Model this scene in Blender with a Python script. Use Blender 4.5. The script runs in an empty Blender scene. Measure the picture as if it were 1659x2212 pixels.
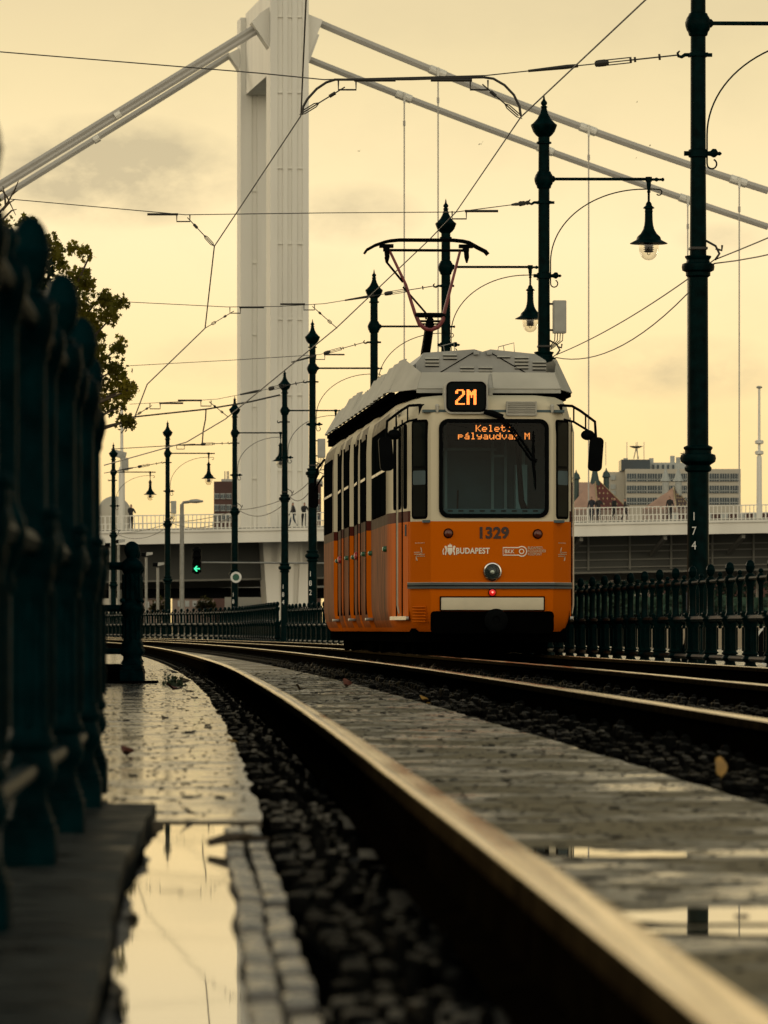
import bpy, bmesh, math, random
import numpy as np
from mathutils import Vector, Matrix
random.seed(7)
PI = math.pi
C = bpy.context.scene.collection
HC = 0.454            # camera height over the paving
FD = 11881.0          # focal length in units of the 1659 px wide photograph
HY = 1360.0           # its horizon row
RAIL = 0.15           # rail head height

def at(dx, dy, Y):
    return Vector(((dx - 829.5) * Y / FD, Y, HC + (HY - dy) * Y / FD))

# ---------------------------------------------------------------- materials
def nodes(m):
    m.use_nodes = True
    return m.node_tree.nodes, m.node_tree.links

def mat(name, col, rough=0.5, metal=0.0, var=0.15, scale=8.0, bump=0.0, bscale=40.0, spec=0.5,
        col2=None, coord='Object', stretch=(1, 1, 1), rvar=0.0, emit=None, estr=0.0):
    m = bpy.data.materials.new(name)
    n, l = nodes(m)
    b = n['Principled BSDF']
    b.inputs['Roughness'].default_value = rough
    b.inputs['Metallic'].default_value = metal
    b.inputs['Specular IOR Level'].default_value = spec
    tc = n.new('ShaderNodeTexCoord')
    mp = n.new('ShaderNodeMapping')
    mp.inputs['Scale'].default_value = stretch
    l.new(tc.outputs[coord], mp.inputs['Vector'])
    nz = n.new('ShaderNodeTexNoise')
    nz.inputs['Scale'].default_value = scale
    nz.inputs['Detail'].default_value = 5
    l.new(mp.outputs[0], nz.inputs['Vector'])
    rp = n.new('ShaderNodeValToRGB')
    rp.color_ramp.elements[0].position = 0.3
    rp.color_ramp.elements[1].position = 0.72
    c2 = col2 if col2 else tuple(min(1, c * (1 + var)) for c in col)
    rp.color_ramp.elements[0].color = (*[c * (1 - var) for c in col], 1)
    rp.color_ramp.elements[1].color = (*c2, 1)
    l.new(nz.outputs['Fac'], rp.inputs['Fac'])
    l.new(rp.outputs['Color'], b.inputs['Base Color'])
    if rvar:
        mr = n.new('ShaderNodeMapRange')
        mr.inputs['From Min'].default_value = 0.3
        mr.inputs['From Max'].default_value = 0.7
        mr.inputs['To Min'].default_value = max(0.02, rough - rvar)
        mr.inputs['To Max'].default_value = min(1, rough + rvar)
        l.new(nz.outputs['Fac'], mr.inputs['Value'])
        l.new(mr.outputs[0], b.inputs['Roughness'])
    if bump:
        nb = n.new('ShaderNodeTexNoise')
        nb.inputs['Scale'].default_value = bscale
        nb.inputs['Detail'].default_value = 4
        l.new(mp.outputs[0], nb.inputs['Vector'])
        bp = n.new('ShaderNodeBump')
        bp.inputs['Strength'].default_value = bump
        bp.inputs['Distance'].default_value = 0.01
        l.new(nb.outputs['Fac'], bp.inputs['Height'])
        l.new(bp.outputs[0], b.inputs['Normal'])
    if emit:
        b.inputs['Emission Color'].default_value = (*emit, 1)
        b.inputs['Emission Strength'].default_value = estr
    return m

M = {}
M['iron'] = mat('green_cast_iron', (0.0004, 0.0075, 0.0080), 0.38, 0, 0.5, 9, 0.25, 60, 0.022)
M['iron_near'] = mat('blue_green_cast_iron', (0.0003, 0.0080, 0.0100), 0.36, 0, 0.6, 14, 0.35, 90, 0.006)
M['wire'] = mat('dark_wire', (0.02, 0.018, 0.014), 0.6)
M['black'] = mat('black_rubber', (0.0020, 0.0026, 0.003), 0.5, 0, 0.3, 10, spec=.02)
M['black_matt'] = mat('black_underframe', (0.0012, 0.0012, 0.0012), 0.8, 0, 0.3, 6, spec=0)
M['steel'] = mat('worn_rail_steel', (0.84, 0.60, 0.31), 0.15, 1.0, 0.25, 5, 0.05, 30, rvar=0.07, stretch=(1, .15, 1))
M['rust'] = mat('rusty_rail_side', (0.0034, 0.0024, 0.0012), 0.6, 0, 0.6, 14, 0.4, 60, 0.0)
M['rail_flank'] = mat('brown_rail_flank', (0.022, 0.015, 0.007), 0.5, 0, 0.5, 10, 0.3, 50, 0.0)
M['fastener'] = mat('wet_black_fastener', (0.0045, 0.0046, 0.0042), 0.34, 0, 0.7, 12, 0.4, 90, 0.0012)
M['fastener_wet'] = mat('wet_glinting_fastener', (0.006, 0.006, 0.0055), 0.30, 0, 0.6, 12, 0.5, 60, 0.005)
M['grey_paint'] = mat('pale_grey_box', (0.34, 0.34, 0.31), 0.5, 0, 0.12, 5)
M['galv'] = mat('galvanised_steel', (0.22, 0.22, 0.2), 0.45, 0.3, 0.2, 6)
M['white_num'] = mat('white_number_paint', (0.62, 0.62, 0.58), 0.6)
M['cream_plate'] = mat('cream_bumper_plate', (0.58, 0.52, 0.38), 0.45, 0, 0.08, 4)
M['chrome'] = mat('chrome', (0.55, 0.55, 0.52), 0.18, 1.0, 0.05)
M['alu'] = mat('dull_aluminium', (0.30, 0.30, 0.285), 0.35, 0.8, 0.12, 6)
M['reflector'] = mat('dull_lamp_reflector', (0.06, 0.075, 0.073), 0.45, 0.2, 0.2, 20)
M['trim'] = mat('dark_grey_trim', (0.075, 0.09, 0.095), 0.4, 0, 0.1, 5, spec=.2)
M['panto_red'] = mat('dull_red_tube', (0.16, 0.028, 0.03), 0.5, 0, 0.3, 9)
M['amber'] = mat('brown_amber_lens', (0.10, 0.018, 0.006), 0.25, 0, 0.2)
M['red_lens'] = mat('red_lamp_lens', (0.5, 0.01, 0.01), 0.2, 0, 0.1, emit=(1, .02, .015), estr=.35)
M['red_bulb'] = mat('red_lamp_bulb', (0.8, 0.1, 0.08), 0.3, emit=(1, .18, .14), estr=3.0)
M['led'] = mat('orange_led', (0.8, 0.2, 0.03), 0.5, emit=(1, .21, .035), estr=2.6)
M['green_led'] = mat('green_signal_arrow', (0.1, 0.8, 0.4), 0.5, emit=(.03, .85, .36), estr=1.6)
M['fairing'] = mat('pale_roof_panel', (0.45, 0.435, 0.38), 0.65, 0, 0.1, 2.2, 0.05, 8, 0.02)
M['roofbox'] = mat('grey_roof_box', (0.31, 0.315, 0.30), 0.5, 0, 0.12, 3)
M['logo'] = mat('white_lettering', (0.78, 0.72, 0.6), 0.6)
M['logo_dim'] = mat('faded_lettering', (0.55, 0.43, 0.28), 0.6)
M['num_dark'] = mat('dark_brown_numerals', (0.035, 0.014, 0.007), 0.6)
M['cab'] = mat('grey_cab_interior', (0.06, 0.095, 0.105), 0.7, 0, 0.15, 4)
M['cab_light'] = mat('pale_cab_frame', (0.32, 0.36, 0.36), 0.6, 0, 0.1, 4)
M['lever_red'] = mat('red_side_lamp', (0.38, 0.03, 0.02), 0.35)
M['lever_green'] = mat('green_door_button', (0.02, 0.11, 0.05), 0.4)
M['dark_glass'] = mat('dark_window_glass', (0.005, 0.0075, 0.0075), 0.2, 0, 0.3, 3, spec=0.02)
M['side_glass'] = mat('dark_side_glass', (0.003, 0.004, 0.004), 0.3, 0, 0.3, 3, spec=0.0)
M['side_rubber'] = mat('black_window_rubber', (0.003, 0.003, 0.003), 0.6, spec=0.0)
M['bridge'] = mat('white_bridge_paint', (0.69, 0.67, 0.60), 0.6, 0, 0.10, 0.5, 0.05, 3, stretch=(1, 1, .12))
M['bridge_cable'] = mat('grey_white_cable', (0.40, 0.385, 0.35), 0.6, 0, 0.06, 0.3)
M['bridge_dark'] = mat('grey_girder_paint', (0.062, 0.066, 0.06), 0.7, 0, 0.2, 0.2)
M['bridge_mid'] = mat('pale_girder_trim', (0.19, 0.19, 0.17), 0.7, 0, 0.1, 0.4)
M['stone'] = mat('wet_kerb_stone', (0.020, 0.021, 0.021), 0.40, 0, 0.6, 10, 0.6, 40, 0.35, rvar=.2)
M['water'] = mat('puddle_water', (0.09, 0.078, 0.05), 0.02, 0, 0.1, 2, 0.012, 5, 1.0)
M['water'].node_tree.nodes['Principled BSDF'].inputs['IOR'].default_value = 1.9
M['bark'] = mat('brown_bark', (0.05, 0.035, 0.02), 0.8, 0, 0.4, 10)
M['globe_core'] = mat('dark_lamp_fitting', (0.03, 0.025, 0.018), 0.5)
M['brick_red'] = mat('dull_red_brick', (0.068, 0.032, 0.025), 0.8, 0, 0.2, 0.6)
M['roof_dark'] = mat('dark_brown_tiles', (0.07, 0.035, 0.03), 0.5, 0, 0.3, 1.2)
M['roof_red'] = mat('red_glazed_tiles', (0.12, 0.028, 0.02), 0.5, 0, 0.3, 1.2)
M['roof_pale'] = mat('pale_pink_tiles', (0.42, 0.26, 0.19), 0.6, 0, 0.15, 1.2)
M['gold'] = mat('yellow_tile_pattern', (0.36, 0.28, 0.15), 0.5)
M['office'] = mat('grey_cream_concrete', (0.43, 0.40, 0.33), 0.75, 0, 0.06, 0.2)
M['office_glass'] = mat('blue_grey_office_glass', (0.02, 0.04, 0.055), 0.25, 0, 0.3, 0.3)
M['office_frame'] = mat('pale_window_frame', (0.36, 0.38, 0.36), 0.6)
M['slate'] = mat('dark_slate_spire', (0.03, 0.06, 0.055), 0.6)
M['house'] = mat('pinkish_render', (0.26, 0.20, 0.165), 0.8, 0, 0.12, 0.3)
M['stone_wall'] = mat('beige_river_stone', (0.34, 0.28, 0.20), 0.8, 0, 0.2, 0.8, 0.2, 6)
M['board'] = mat('dark_blue_board', (0.012, 0.02, 0.035), 0.4)
M['bird'] = mat('grey_gull_feathers', (0.30, 0.27, 0.2), 0.8)
M['leaf_red'] = mat('red_brown_leaf', (0.12, 0.03, 0.012), 0.5, 0, 0.4, 30)
M['leaf_yellow'] = mat('yellow_leaf', (0.30, 0.16, 0.02), 0.5, 0, 0.3, 30)
M['leaf_brown'] = mat('brown_wet_leaf', (0.09, 0.055, 0.02), 0.45, 0, 0.4, 30)
M['litter'] = mat('dark_leaf_litter', (0.018, 0.014, 0.009), 0.7, 0, 0.5, 20)
M['weed'] = mat('green_weeds', (0.02, 0.035, 0.012), 0.7, 0, 0.4, 9)
M['hedge'] = mat('dark_hedge_green', (0.022, 0.055, 0.032), 0.8, 0, 0.5, 1.5)

M['backing_dark'] = mat('blackish_backing_leaves', (0.004, 0.009, 0.006), 0.8, 0, 0.5, 3, spec=0.02)
def foliage_mat(name, c1, c2):
    m = mat(name, c1, 0.6, 0, 0.35, 1.1, col2=c2, spec=0.25)
    n, l = nodes(m)
    b = n['Principled BSDF']
    tr = n.new('ShaderNodeBsdfTranslucent')
    ad = n.new('ShaderNodeMixShader')
    ad.inputs[0].default_value = 0.6
    l.new(b.inputs['Base Color'].links[0].from_socket, tr.inputs['Color'])
    l.new(b.outputs[0], ad.inputs[1]); l.new(tr.outputs[0], ad.inputs[2])
    l.new(ad.outputs[0], n['Material Output'].inputs['Surface'])
    return m
M['plane_leaf'] = foliage_mat('plane_tree_leaves', (0.06, 0.085, 0.008), (0.26, 0.21, 0.016))
M['bush_leaf'] = foliage_mat('olive_bush_leaves', (0.05, 0.055, 0.02), (0.11, 0.10, 0.03))

def glass_mat(name, tint, fac_min, fac_max, rough=0.02):
    m = bpy.data.materials.new(name)
    n, l = nodes(m)
    n.remove(n['Principled BSDF'])
    t = n.new('ShaderNodeBsdfTransparent'); t.inputs['Color'].default_value = (*tint, 1)
    g = n.new('ShaderNodeBsdfGlossy'); g.inputs['Roughness'].default_value = rough
    lw = n.new('ShaderNodeLayerWeight'); lw.inputs['Blend'].default_value = 0.25
    mr = n.new('ShaderNodeMapRange')
    mr.inputs['To Min'].default_value = fac_min; mr.inputs['To Max'].default_value = fac_max
    l.new(lw.outputs['Facing'], mr.inputs['Value'])
    mx = n.new('ShaderNodeMixShader')
    l.new(mr.outputs[0], mx.inputs[0]); l.new(t.outputs[0], mx.inputs[1]); l.new(g.outputs[0], mx.inputs[2])
    l.new(mx.outputs[0], n['Material Output'].inputs['Surface'])
    return m
M['windscreen'] = glass_mat('windscreen_glass', (0.50, 0.70, 0.73), 0.012, 0.16)
M['globe'] = glass_mat('lamp_globe_glass', (0.95, 0.93, 0.88), 0.08, 0.6)
M['lens'] = glass_mat('headlight_lens', (0.62, 0.68, 0.67), 0.02, 0.14, 0.12)

def body_mat():
    m = bpy.data.materials.new('tram_paint')
    n, l = nodes(m); b = n['Principled BSDF']
    tc = n.new('ShaderNodeTexCoord'); sp = n.new('ShaderNodeSeparateXYZ')
    l.new(tc.outputs['Object'], sp.inputs[0])
    def gt(sock, v):
        a = n.new('ShaderNodeMath'); a.operation = 'GREATER_THAN'; a.inputs[1].default_value = v
        l.new(sock, a.inputs[0]); return a.outputs[0]
    def mix(f, a, c):
        x = n.new('ShaderNodeMix'); x.data_type = 'RGBA'
        l.new(f, x.inputs[0])
        for s, v in ((x.inputs[6], a), (x.inputs[7], c)):
            if isinstance(v, tuple): s.default_value = (*v, 1)
            else: l.new(v, s)
        return x.outputs[2]
    # grime streaks down the sides, with side shade painted into the colour
    mp = n.new('ShaderNodeMapping'); mp.inputs['Scale'].default_value = (3, 2.2, 0.35)
    l.new(tc.outputs['Object'], mp.inputs[0])
    nz = n.new('ShaderNodeTexNoise'); nz.inputs['Scale'].default_value = 4; nz.inputs['Detail'].default_value = 6
    l.new(mp.outputs[0], nz.inputs['Vector'])
    rp = n.new('ShaderNodeMapRange'); rp.inputs['From Min'].default_value = .30; rp.inputs['From Max'].default_value = .68
    rp.inputs['To Min'].default_value = 0.55; rp.inputs['To Max'].default_value = 0.97
    l.new(nz.outputs['Fac'], rp.inputs['Value'])
    orange = (0.54, 0.111, 0.0015); cream = (0.60, 0.535, 0.39); red = (0.07, 0.014, 0.01)
    back = gt(sp.outputs['Y'], 0.34)
    stripe_or = mix(back, orange, red)
    low = mix(gt(sp.outputs['Z'], 1.60), orange, stripe_or)
    band = n.new('ShaderNodeMath'); band.operation = 'MULTIPLY'
    col = mix(gt(sp.outputs['Z'], 1.60), orange, mix(gt(sp.outputs['Z'], 1.73), mix(back, cream, red), cream))
    grime_shade = n.new('ShaderNodeMath'); grime_shade.operation = 'MULTIPLY'
    side = n.new('ShaderNodeMapRange'); side.inputs['From Min'].default_value = 1.5; side.inputs['From Max'].default_value = 2.4
    side.inputs['To Min'].default_value = 0.0
    l.new(sp.outputs['Y'], side.inputs['Value'])
    ge = n.new('ShaderNodeNewGeometry'); sn = n.new('ShaderNodeSeparateXYZ'); l.new(ge.outputs['True Normal'], sn.inputs[0])
    ab_ = n.new('ShaderNodeMath'); ab_.operation = 'ABSOLUTE'; l.new(sn.outputs['X'], ab_.inputs[0])
    gn = n.new('ShaderNodeMapRange'); gn.inputs['From Min'].default_value = .8; gn.inputs['From Max'].default_value = .97; l.new(ab_.outputs[0], gn.inputs['Value'])
    pw = n.new('ShaderNodeMath'); pw.operation = 'MULTIPLY'; l.new(side.outputs[0], pw.inputs[0]); l.new(gn.outputs[0], pw.inputs[1])
    l.new(rp.outputs[0], grime_shade.inputs[0]); l.new(pw.outputs[0], grime_shade.inputs[1])
    fin = mix(grime_shade.outputs[0], col, (0.042, 0.032, 0.02))
    l.new(fin, b.inputs['Base Color'])
    b.inputs['Roughness'].default_value = 0.42
    b.inputs['Specular IOR Level'].default_value = 0.012
    rr = n.new('ShaderNodeMapRange'); rr.inputs['To Min'].default_value = 0.40; rr.inputs['To Max'].default_value = 0.7
    l.new(nz.outputs['Fac'], rr.inputs['Value']); l.new(rr.outputs[0], b.inputs['Roughness'])
    bn = n.new('ShaderNodeTexNoise'); bn.inputs['Scale'].default_value = 2.0
    l.new(tc.outputs['Object'], bn.inputs['Vector'])
    bp = n.new('ShaderNodeBump'); bp.inputs['Strength'].default_value = 0.12; bp.inputs['Distance'].default_value = 0.02
    l.new(bn.outputs['Fac'], bp.inputs['Height']); l.new(bp.outputs[0], b.inputs['Normal'])
    return m
M['paint'] = body_mat()

def paving_mat(name, c1, c2, wet_lo, wet_hi, slab=(0.9, 0.5), bump=0.25, patch=0.5, slow=1.2, dryspec=0.12):
    """wet stone paving: slab joints, grit, and patches of standing water film"""
    m = bpy.data.materials.new(name)
    n, l = nodes(m); b = n['Principled BSDF']
    tc = n.new('ShaderNodeTexCoord')
    br = n.new('ShaderNodeTexBrick'); br.inputs['Scale'].default_value = 1.0
    br.inputs['Brick Width'].default_value = slab[0]; br.inputs['Row Height'].default_value = slab[1]
    br.inputs['Mortar Size'].default_value = 0.012
    br.inputs['Color1'].default_value = (*c1, 1); br.inputs['Color2'].default_value = (*c2, 1)
    br.inputs['Mortar'].default_value = (0.012, 0.011, 0.009, 1)
    l.new(tc.outputs['Object'], br.inputs['Vector'])
    nz = n.new('ShaderNodeTexNoise'); nz.inputs['Scale'].default_value = slow; nz.inputs['Detail'].default_value = 7
    nz.inputs['Roughness'].default_value = 0.72
    l.new(tc.outputs['Object'], nz.inputs['Vector'])
    rr = n.new('ShaderNodeMapRange'); rr.inputs['From Min'].default_value = patch - .09; rr.inputs['From Max'].default_value = patch + .1
    rr.inputs['To Min'].default_value = wet_lo; rr.inputs['To Max'].default_value = wet_hi
    l.new(nz.outputs['Fac'], rr.inputs['Value']); l.new(rr.outputs[0], b.inputs['Roughness'])
    gr = n.new('ShaderNodeTexNoise'); gr.inputs['Scale'].default_value = 22; gr.inputs['Detail'].default_value = 5
    l.new(tc.outputs['Object'], gr.inputs['Vector'])
    mg = n.new('ShaderNodeMix'); mg.data_type = 'RGBA'; mg.blend_type = 'MULTIPLY'; mg.inputs[0].default_value = 0.8
    rp = n.new('ShaderNodeValToRGB'); rp.color_ramp.elements[0].position = .35; rp.color_ramp.elements[0].color = (.28, .26, .24, 1)
    rp.color_ramp.elements[1].position = .62; rp.color_ramp.elements[1].color = (1.15, 1.1, 1, 1)
    l.new(gr.outputs['Fac'], rp.inputs[0])
    l.new(br.outputs['Color'], mg.inputs[6]); l.new(rp.outputs[0], mg.inputs[7])
    l.new(mg.outputs[2], b.inputs['Base Color'])
    # height: grit + joints, flattened where the water film lies
    dry = n.new('ShaderNodeMapRange'); dry.inputs['From Min'].default_value = patch - .09; dry.inputs['From Max'].default_value = patch + .1
    dry.inputs['To Min'].default_value = 0.12
    l.new(nz.outputs['Fac'], dry.inputs['Value'])
    mh = n.new('ShaderNodeMath'); mh.operation = 'MULTIPLY'
    l.new(gr.outputs['Fac'], mh.inputs[0]); l.new(dry.outputs[0], mh.inputs[1])
    bp = n.new('ShaderNodeBump'); bp.inputs['Strength'].default_value = bump; bp.inputs['Distance'].default_value = 0.02
    l.new(mh.outputs[0], bp.inputs['Height']); l.new(bp.outputs[0], b.inputs['Normal'])
    sm = n.new('ShaderNodeMapRange'); sm.inputs['From Min'].default_value = patch - .07; sm.inputs['From Max'].default_value = patch + .08
    sm.inputs['To Min'].default_value = 0.75; sm.inputs['To Max'].default_value = dryspec
    l.new(nz.outputs['Fac'], sm.inputs['Value']); l.new(sm.outputs[0], b.inputs['Specular IOR Level'])
    return m
M['pave_wet'] = paving_mat('wet_flagstones', (.12, .105, .08), (.095, .085, .066), 0.10, 0.34, (0.8, 0.42), 0.05, 0.56, 2.0, .2)
M['pave_mid'] = paving_mat('gritty_concrete_slabs', (.27, .225, .15), (.23, .19, .13), 0.14, 0.60, (3.0, 1.9), 0.2, 0.50, 1.7, .07)
def grit_mat(name):
    m = bpy.data.materials.new(name); n, l = nodes(m); b = n['Principled BSDF']
    tc = n.new('ShaderNodeTexCoord')
    def noise(sc, det, ro=.6):
        q = n.new('ShaderNodeTexNoise'); q.inputs['Scale'].default_value = sc; q.inputs['Detail'].default_value = det; q.inputs['Roughness'].default_value = ro
        l.new(tc.outputs['Object'], q.inputs['Vector']); return q.outputs['Fac']
    def mr(v, a, c, lo, hi):
        q = n.new('ShaderNodeMapRange'); q.inputs['From Min'].default_value = a; q.inputs['From Max'].default_value = c
        q.inputs['To Min'].default_value = lo; q.inputs['To Max'].default_value = hi; l.new(v, q.inputs['Value']); return q.outputs[0]
    big, mid, fine = noise(1.1, 8, .7), noise(9, 7, .65), noise(70, 5, .6)
    def ramp(v, pts):
        q = n.new('ShaderNodeValToRGB')
        for k, (p, c) in enumerate(pts):
            e = q.color_ramp.elements[k] if k < 2 else q.color_ramp.elements.new(p)
            e.position = p; e.color = (*c, 1)
        l.new(v, q.inputs[0]); return q.outputs[0]
    def mul(a, c, f=1.0):
        q = n.new('ShaderNodeMix'); q.data_type = 'RGBA'; q.blend_type = 'MULTIPLY'; q.inputs[0].default_value = f
        l.new(a, q.inputs[6]); l.new(c, q.inputs[7]); return q.outputs[2]
    col = ramp(big, [(.36, (.15, .122, .078)), (.62, (.33, .264, .162))])
    col = mul(col, ramp(mid, [(.28, (.30, .29, .27)), (.40, (.82, .80, .76)), (.7, (1.08, 1.05, 1.0))]))
    col = mul(col, ramp(fine, [(.32, (.35, .34, .33)), (.6, (1.1, 1.08, 1.05))]), .8)
    l.new(col, b.inputs['Base Color'])
    l.new(mr(big, .41, .55, .13, .64), b.inputs['Roughness'])
    l.new(mr(big, .41, .53, .7, .04), b.inputs['Specular IOR Level'])
    hh = n.new('ShaderNodeMath'); hh.operation = 'MULTIPLY'; l.new(mid, hh.inputs[0]); l.new(mr(big, .40, .6, .35, 1.0), hh.inputs[1])
    bp = n.new('ShaderNodeBump'); bp.inputs['Strength'].default_value = .045; bp.inputs['Distance'].default_value = .02
    l.new(hh.outputs[0], bp.inputs['Height']); l.new(bp.outputs[0], b.inputs['Normal'])
    return m
M['pave_mid'] = grit_mat('gritty_wet_concrete')
M['ground'] = paving_mat('wet_asphalt', (.06, .055, .047), (.05, .047, .04), 0.10, 0.38, (6, 4), 0.12, 0.5, 0.3)
M['kerbstone'] = paving_mat('dark_wet_kerb', (.010, .0135, .0135), (.008, .011, .011), 0.10, 0.5, (1.1, 3.0), 0.10, 0.40, 13.0, 0)
M['kerb_slab'] = mat('smooth_wet_kerb', (0.010, 0.014, 0.0145), 0.45, 0, 0.75, 9, 0.06, 30, 0.004, col2=(0.05, 0.054, 0.05), rvar=.2)
M['bed'] = mat('black_wet_trackbed', (0.0022, 0.0021, 0.0018), 0.8, 0, 0.6, 30, 1.0, 60, 0.0)
M['sett'] = mat('wet_light_setts', (0.06, 0.055, 0.046), 0.24, 0, 0.7, 7, 0.8, 30, 0.7, rvar=0.16)

# ---------------------------------------------------------------- mesh helpers
class MB:
    def __init__(s): s.bm = bmesh.new()
    def box(s, c, d, rot=None, bev=0):
        r = bmesh.ops.create_cube(s.bm, size=1)
        mtx = Matrix.Translation(Vector(c)) @ (rot.to_4x4() if rot else Matrix.Identity(4)) @ Matrix.Diagonal((*d, 1))
        bmesh.ops.transform(s.bm, matrix=mtx, verts=r['verts'])
        if bev:
            es = list({e for v in r['verts'] for e in v.link_edges})
            bmesh.ops.bevel(s.bm, geom=es, offset=bev, segments=2, affect='EDGES', profile=.7)
        return s
    def tube(s, pts, r, n=8, cap=True, flat=1.0):
        pts = [Vector(p) for p in pts]
        rs = r if isinstance(r, (list, tuple)) else [r] * len(pts)
        rings = []
        t0 = (pts[1] - pts[0]).normalized()
        up = Vector((0, 0, 1)) if abs(t0.z) < .9 else Vector((1, 0, 0))
        nx = t0.cross(up).normalized()
        for i, p in enumerate(pts):
            t = (pts[min(i + 1, len(pts) - 1)] - pts[max(i - 1, 0)]).normalized()
            nx = (nx - t * nx.dot(t)).normalized(); ny = t.cross(nx)
            rings.append([s.bm.verts.new(p + (nx * math.cos(a) + ny * math.sin(a) * flat) * rs[i])
                          for a in (2 * PI * k / n for k in range(n))])
        for a, b in zip(rings, rings[1:]):
            for k in range(n): s.bm.faces.new((a[k], a[(k + 1) % n], b[(k + 1) % n], b[k]))
        if cap:
            s.bm.faces.new(rings[0][::-1]); s.bm.faces.new(rings[-1])
        return s
    def lathe(s, prof, c=(0, 0, 0), n=20, axis='z', sq=None):
        rings = []
        c = Vector(c)
        for (r, z) in prof:
            ring = []
            for k in range(n):
                a = 2 * PI * (k + .5) / n
                p = Vector((r * math.cos(a), r * math.sin(a), z))
                if axis == 'y': p = Vector((p.x, z, p.y))
                if axis == 'x': p = Vector((z, p.x, p.y))
                ring.append(s.bm.verts.new(c + p))
            rings.append(ring)
        for a, b in zip(rings, rings[1:]):
            for k in range(n): s.bm.faces.new((a[k], a[(k + 1) % n], b[(k + 1) % n], b[k]))
        s.bm.faces.new(rings[0][::-1]); s.bm.faces.new(rings[-1])
        return s
    def prism(s, poly, vec):
        """polygon (3-D points) extruded along vec"""
        vec = Vector(vec)
        a = [s.bm.verts.new(Vector(p)) for p in poly]; b = [s.bm.verts.new(Vector(p) + vec) for p in poly]
        n = len(a)
        s.bm.faces.new(a[::-1]); s.bm.faces.new(b)
        for k in range(n): s.bm.faces.new((a[k], a[(k + 1) % n], b[(k + 1) % n], b[k]))
        return s
    def face(s, pts):
        s.bm.faces.new([s.bm.verts.new(Vector(p)) for p in pts]); return s
    def ball(s, c, r, sc=(1, 1, 1), u=14, v=9):
        q = bmesh.ops.create_uvsphere(s.bm, u_segments=u, v_segments=v, radius=r)
        bmesh.ops.transform(s.bm, matrix=Matrix.Translation(Vector(c)) @ Matrix.Diagonal((*sc, 1)), verts=q['verts'])
        return s
    def build(s, name, m, parent=None, smooth=True, angle=40):
        bmesh.ops.recalc_face_normals(s.bm, faces=s.bm.faces)
        me = bpy.data.meshes.new(name)
        s.bm.to_mesh(me); s.bm.free()
        me.materials.append(M[m] if isinstance(m, str) else m)
        if smooth:
            me.polygons.foreach_set('use_smooth', [True] * len(me.polygons))
            me.set_sharp_from_angle(angle=math.radians(angle))
        o = bpy.data.objects.new(name, me); C.objects.link(o)
        if parent: o.parent = parent
        return o

def tag(o, label=None, cat=None, group=None, kind=None):
    if label: o['label'] = label
    if cat: o['category'] = cat
    if group: o['group'] = group
    if kind: o['kind'] = kind
    return o
def thing(name, label, cat, loc=(0, 0, 0), rz=0, group=None):
    o = bpy.data.objects.new(name, None); C.objects.link(o)
    o.empty_display_size = .1
    o.location = loc; o.rotation_euler = (0, 0, rz)
    return tag(o, label, cat, group)
def kids(o): return [c for c in bpy.data.objects if c.parent == o]
def dup(o, loc=None, rz=None, label=None, parent=None):
    ch = kids(o)
    c = o.copy(); C.objects.link(c)
    if parent: c.parent = parent
    if loc is not None: c.location = loc
    if rz is not None: c.rotation_euler = (0, 0, rz)
    if label: c['label'] = label
    for k in ch: dup(k, parent=c)
    return c
def text(name, s, size, m, parent, loc, rot=(PI / 2, 0, 0), bold=0.0, align='CENTER', sx=1.0, space=1.0):
    cu = bpy.data.curves.new(name, 'FONT'); cu.body = s; cu.size = size
    cu.align_x = align; cu.align_y = 'CENTER'; cu.extrude = 0.0015; cu.offset = bold
    cu.space_character = space
    cu.materials.append(M[m])
    tmp = bpy.data.objects.new(name + '_tmp', cu); C.objects.link(tmp)
    dg = bpy.context.evaluated_depsgraph_get()
    me = bpy.data.meshes.new_from_object(tmp.evaluated_get(dg)); me.name = name
    bpy.data.objects.remove(tmp); bpy.data.curves.remove(cu)
    if not me.materials: me.materials.append(M[m])
    o = bpy.data.objects.new(name, me); C.objects.link(o)
    o.location = loc; o.rotation_euler = rot; o.scale = (sx, 1, 1); o.parent = parent
    return o

def pchip(xs, ys):
    xs = np.array(xs, float); ys = np.array(ys, float)
    d = np.diff(ys) / np.diff(xs)
    m = np.empty_like(ys); m[0] = d[0]; m[-1] = d[-1]
    m[1:-1] = (d[:-1] * np.diff(xs)[1:] + d[1:] * np.diff(xs)[:-1]) / (xs[2:] - xs[:-2])
    def f(x):
        i = int(np.clip(np.searchsorted(xs, x) - 1, 0, len(xs) - 2))
        h = xs[i + 1] - xs[i]; t = (x - xs[i]) / h
        if x < xs[0]: return float(ys[0] + m[0] * (x - xs[0]))
        if x > xs[-1]: return float(ys[-1] + m[-1] * (x - xs[-1]))
        return float((2*t**3-3*t*t+1)*ys[i] + (t**3-2*t*t+t)*h*m[i] + (-2*t**3+3*t*t)*ys[i+1] + (t**3-t*t)*h*m[i+1])
    return f
trackA = pchip([0, 4.5, 10.8, 20, 32, 45, 60, 80, 107, 130, 150, 175, 200, 230, 260, 300],
               [1.16, 1.03, .82, .50, .04, -.50, -1.23, -2.30, -3.97, -5.65, -7.40, -9.65, -12.1, -15.7, -20.2, -27.5])
DB = 2.78
polepos = [(1508, 62.5), (1175, 84.1), (963, 104.5), (808, 125), (675, 145), (615, 173), (507, 192.6), (362, 215), (245, 240.6)]
polexy = [((u - 829.5) * z / FD, z) for u, z in polepos]
fence_line = pchip([40] + [z for i, (x, z) in enumerate(polexy) if i != 5] + [275],
                   [4.75] + [x for i, (x, z) in enumerate(polexy) if i != 5] + [-17.5])
def ys(a, b, step):
    n = max(1, int(round((b - a) / step))); return [a + (b - a) * i / n for i in range(n + 1)]

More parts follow.
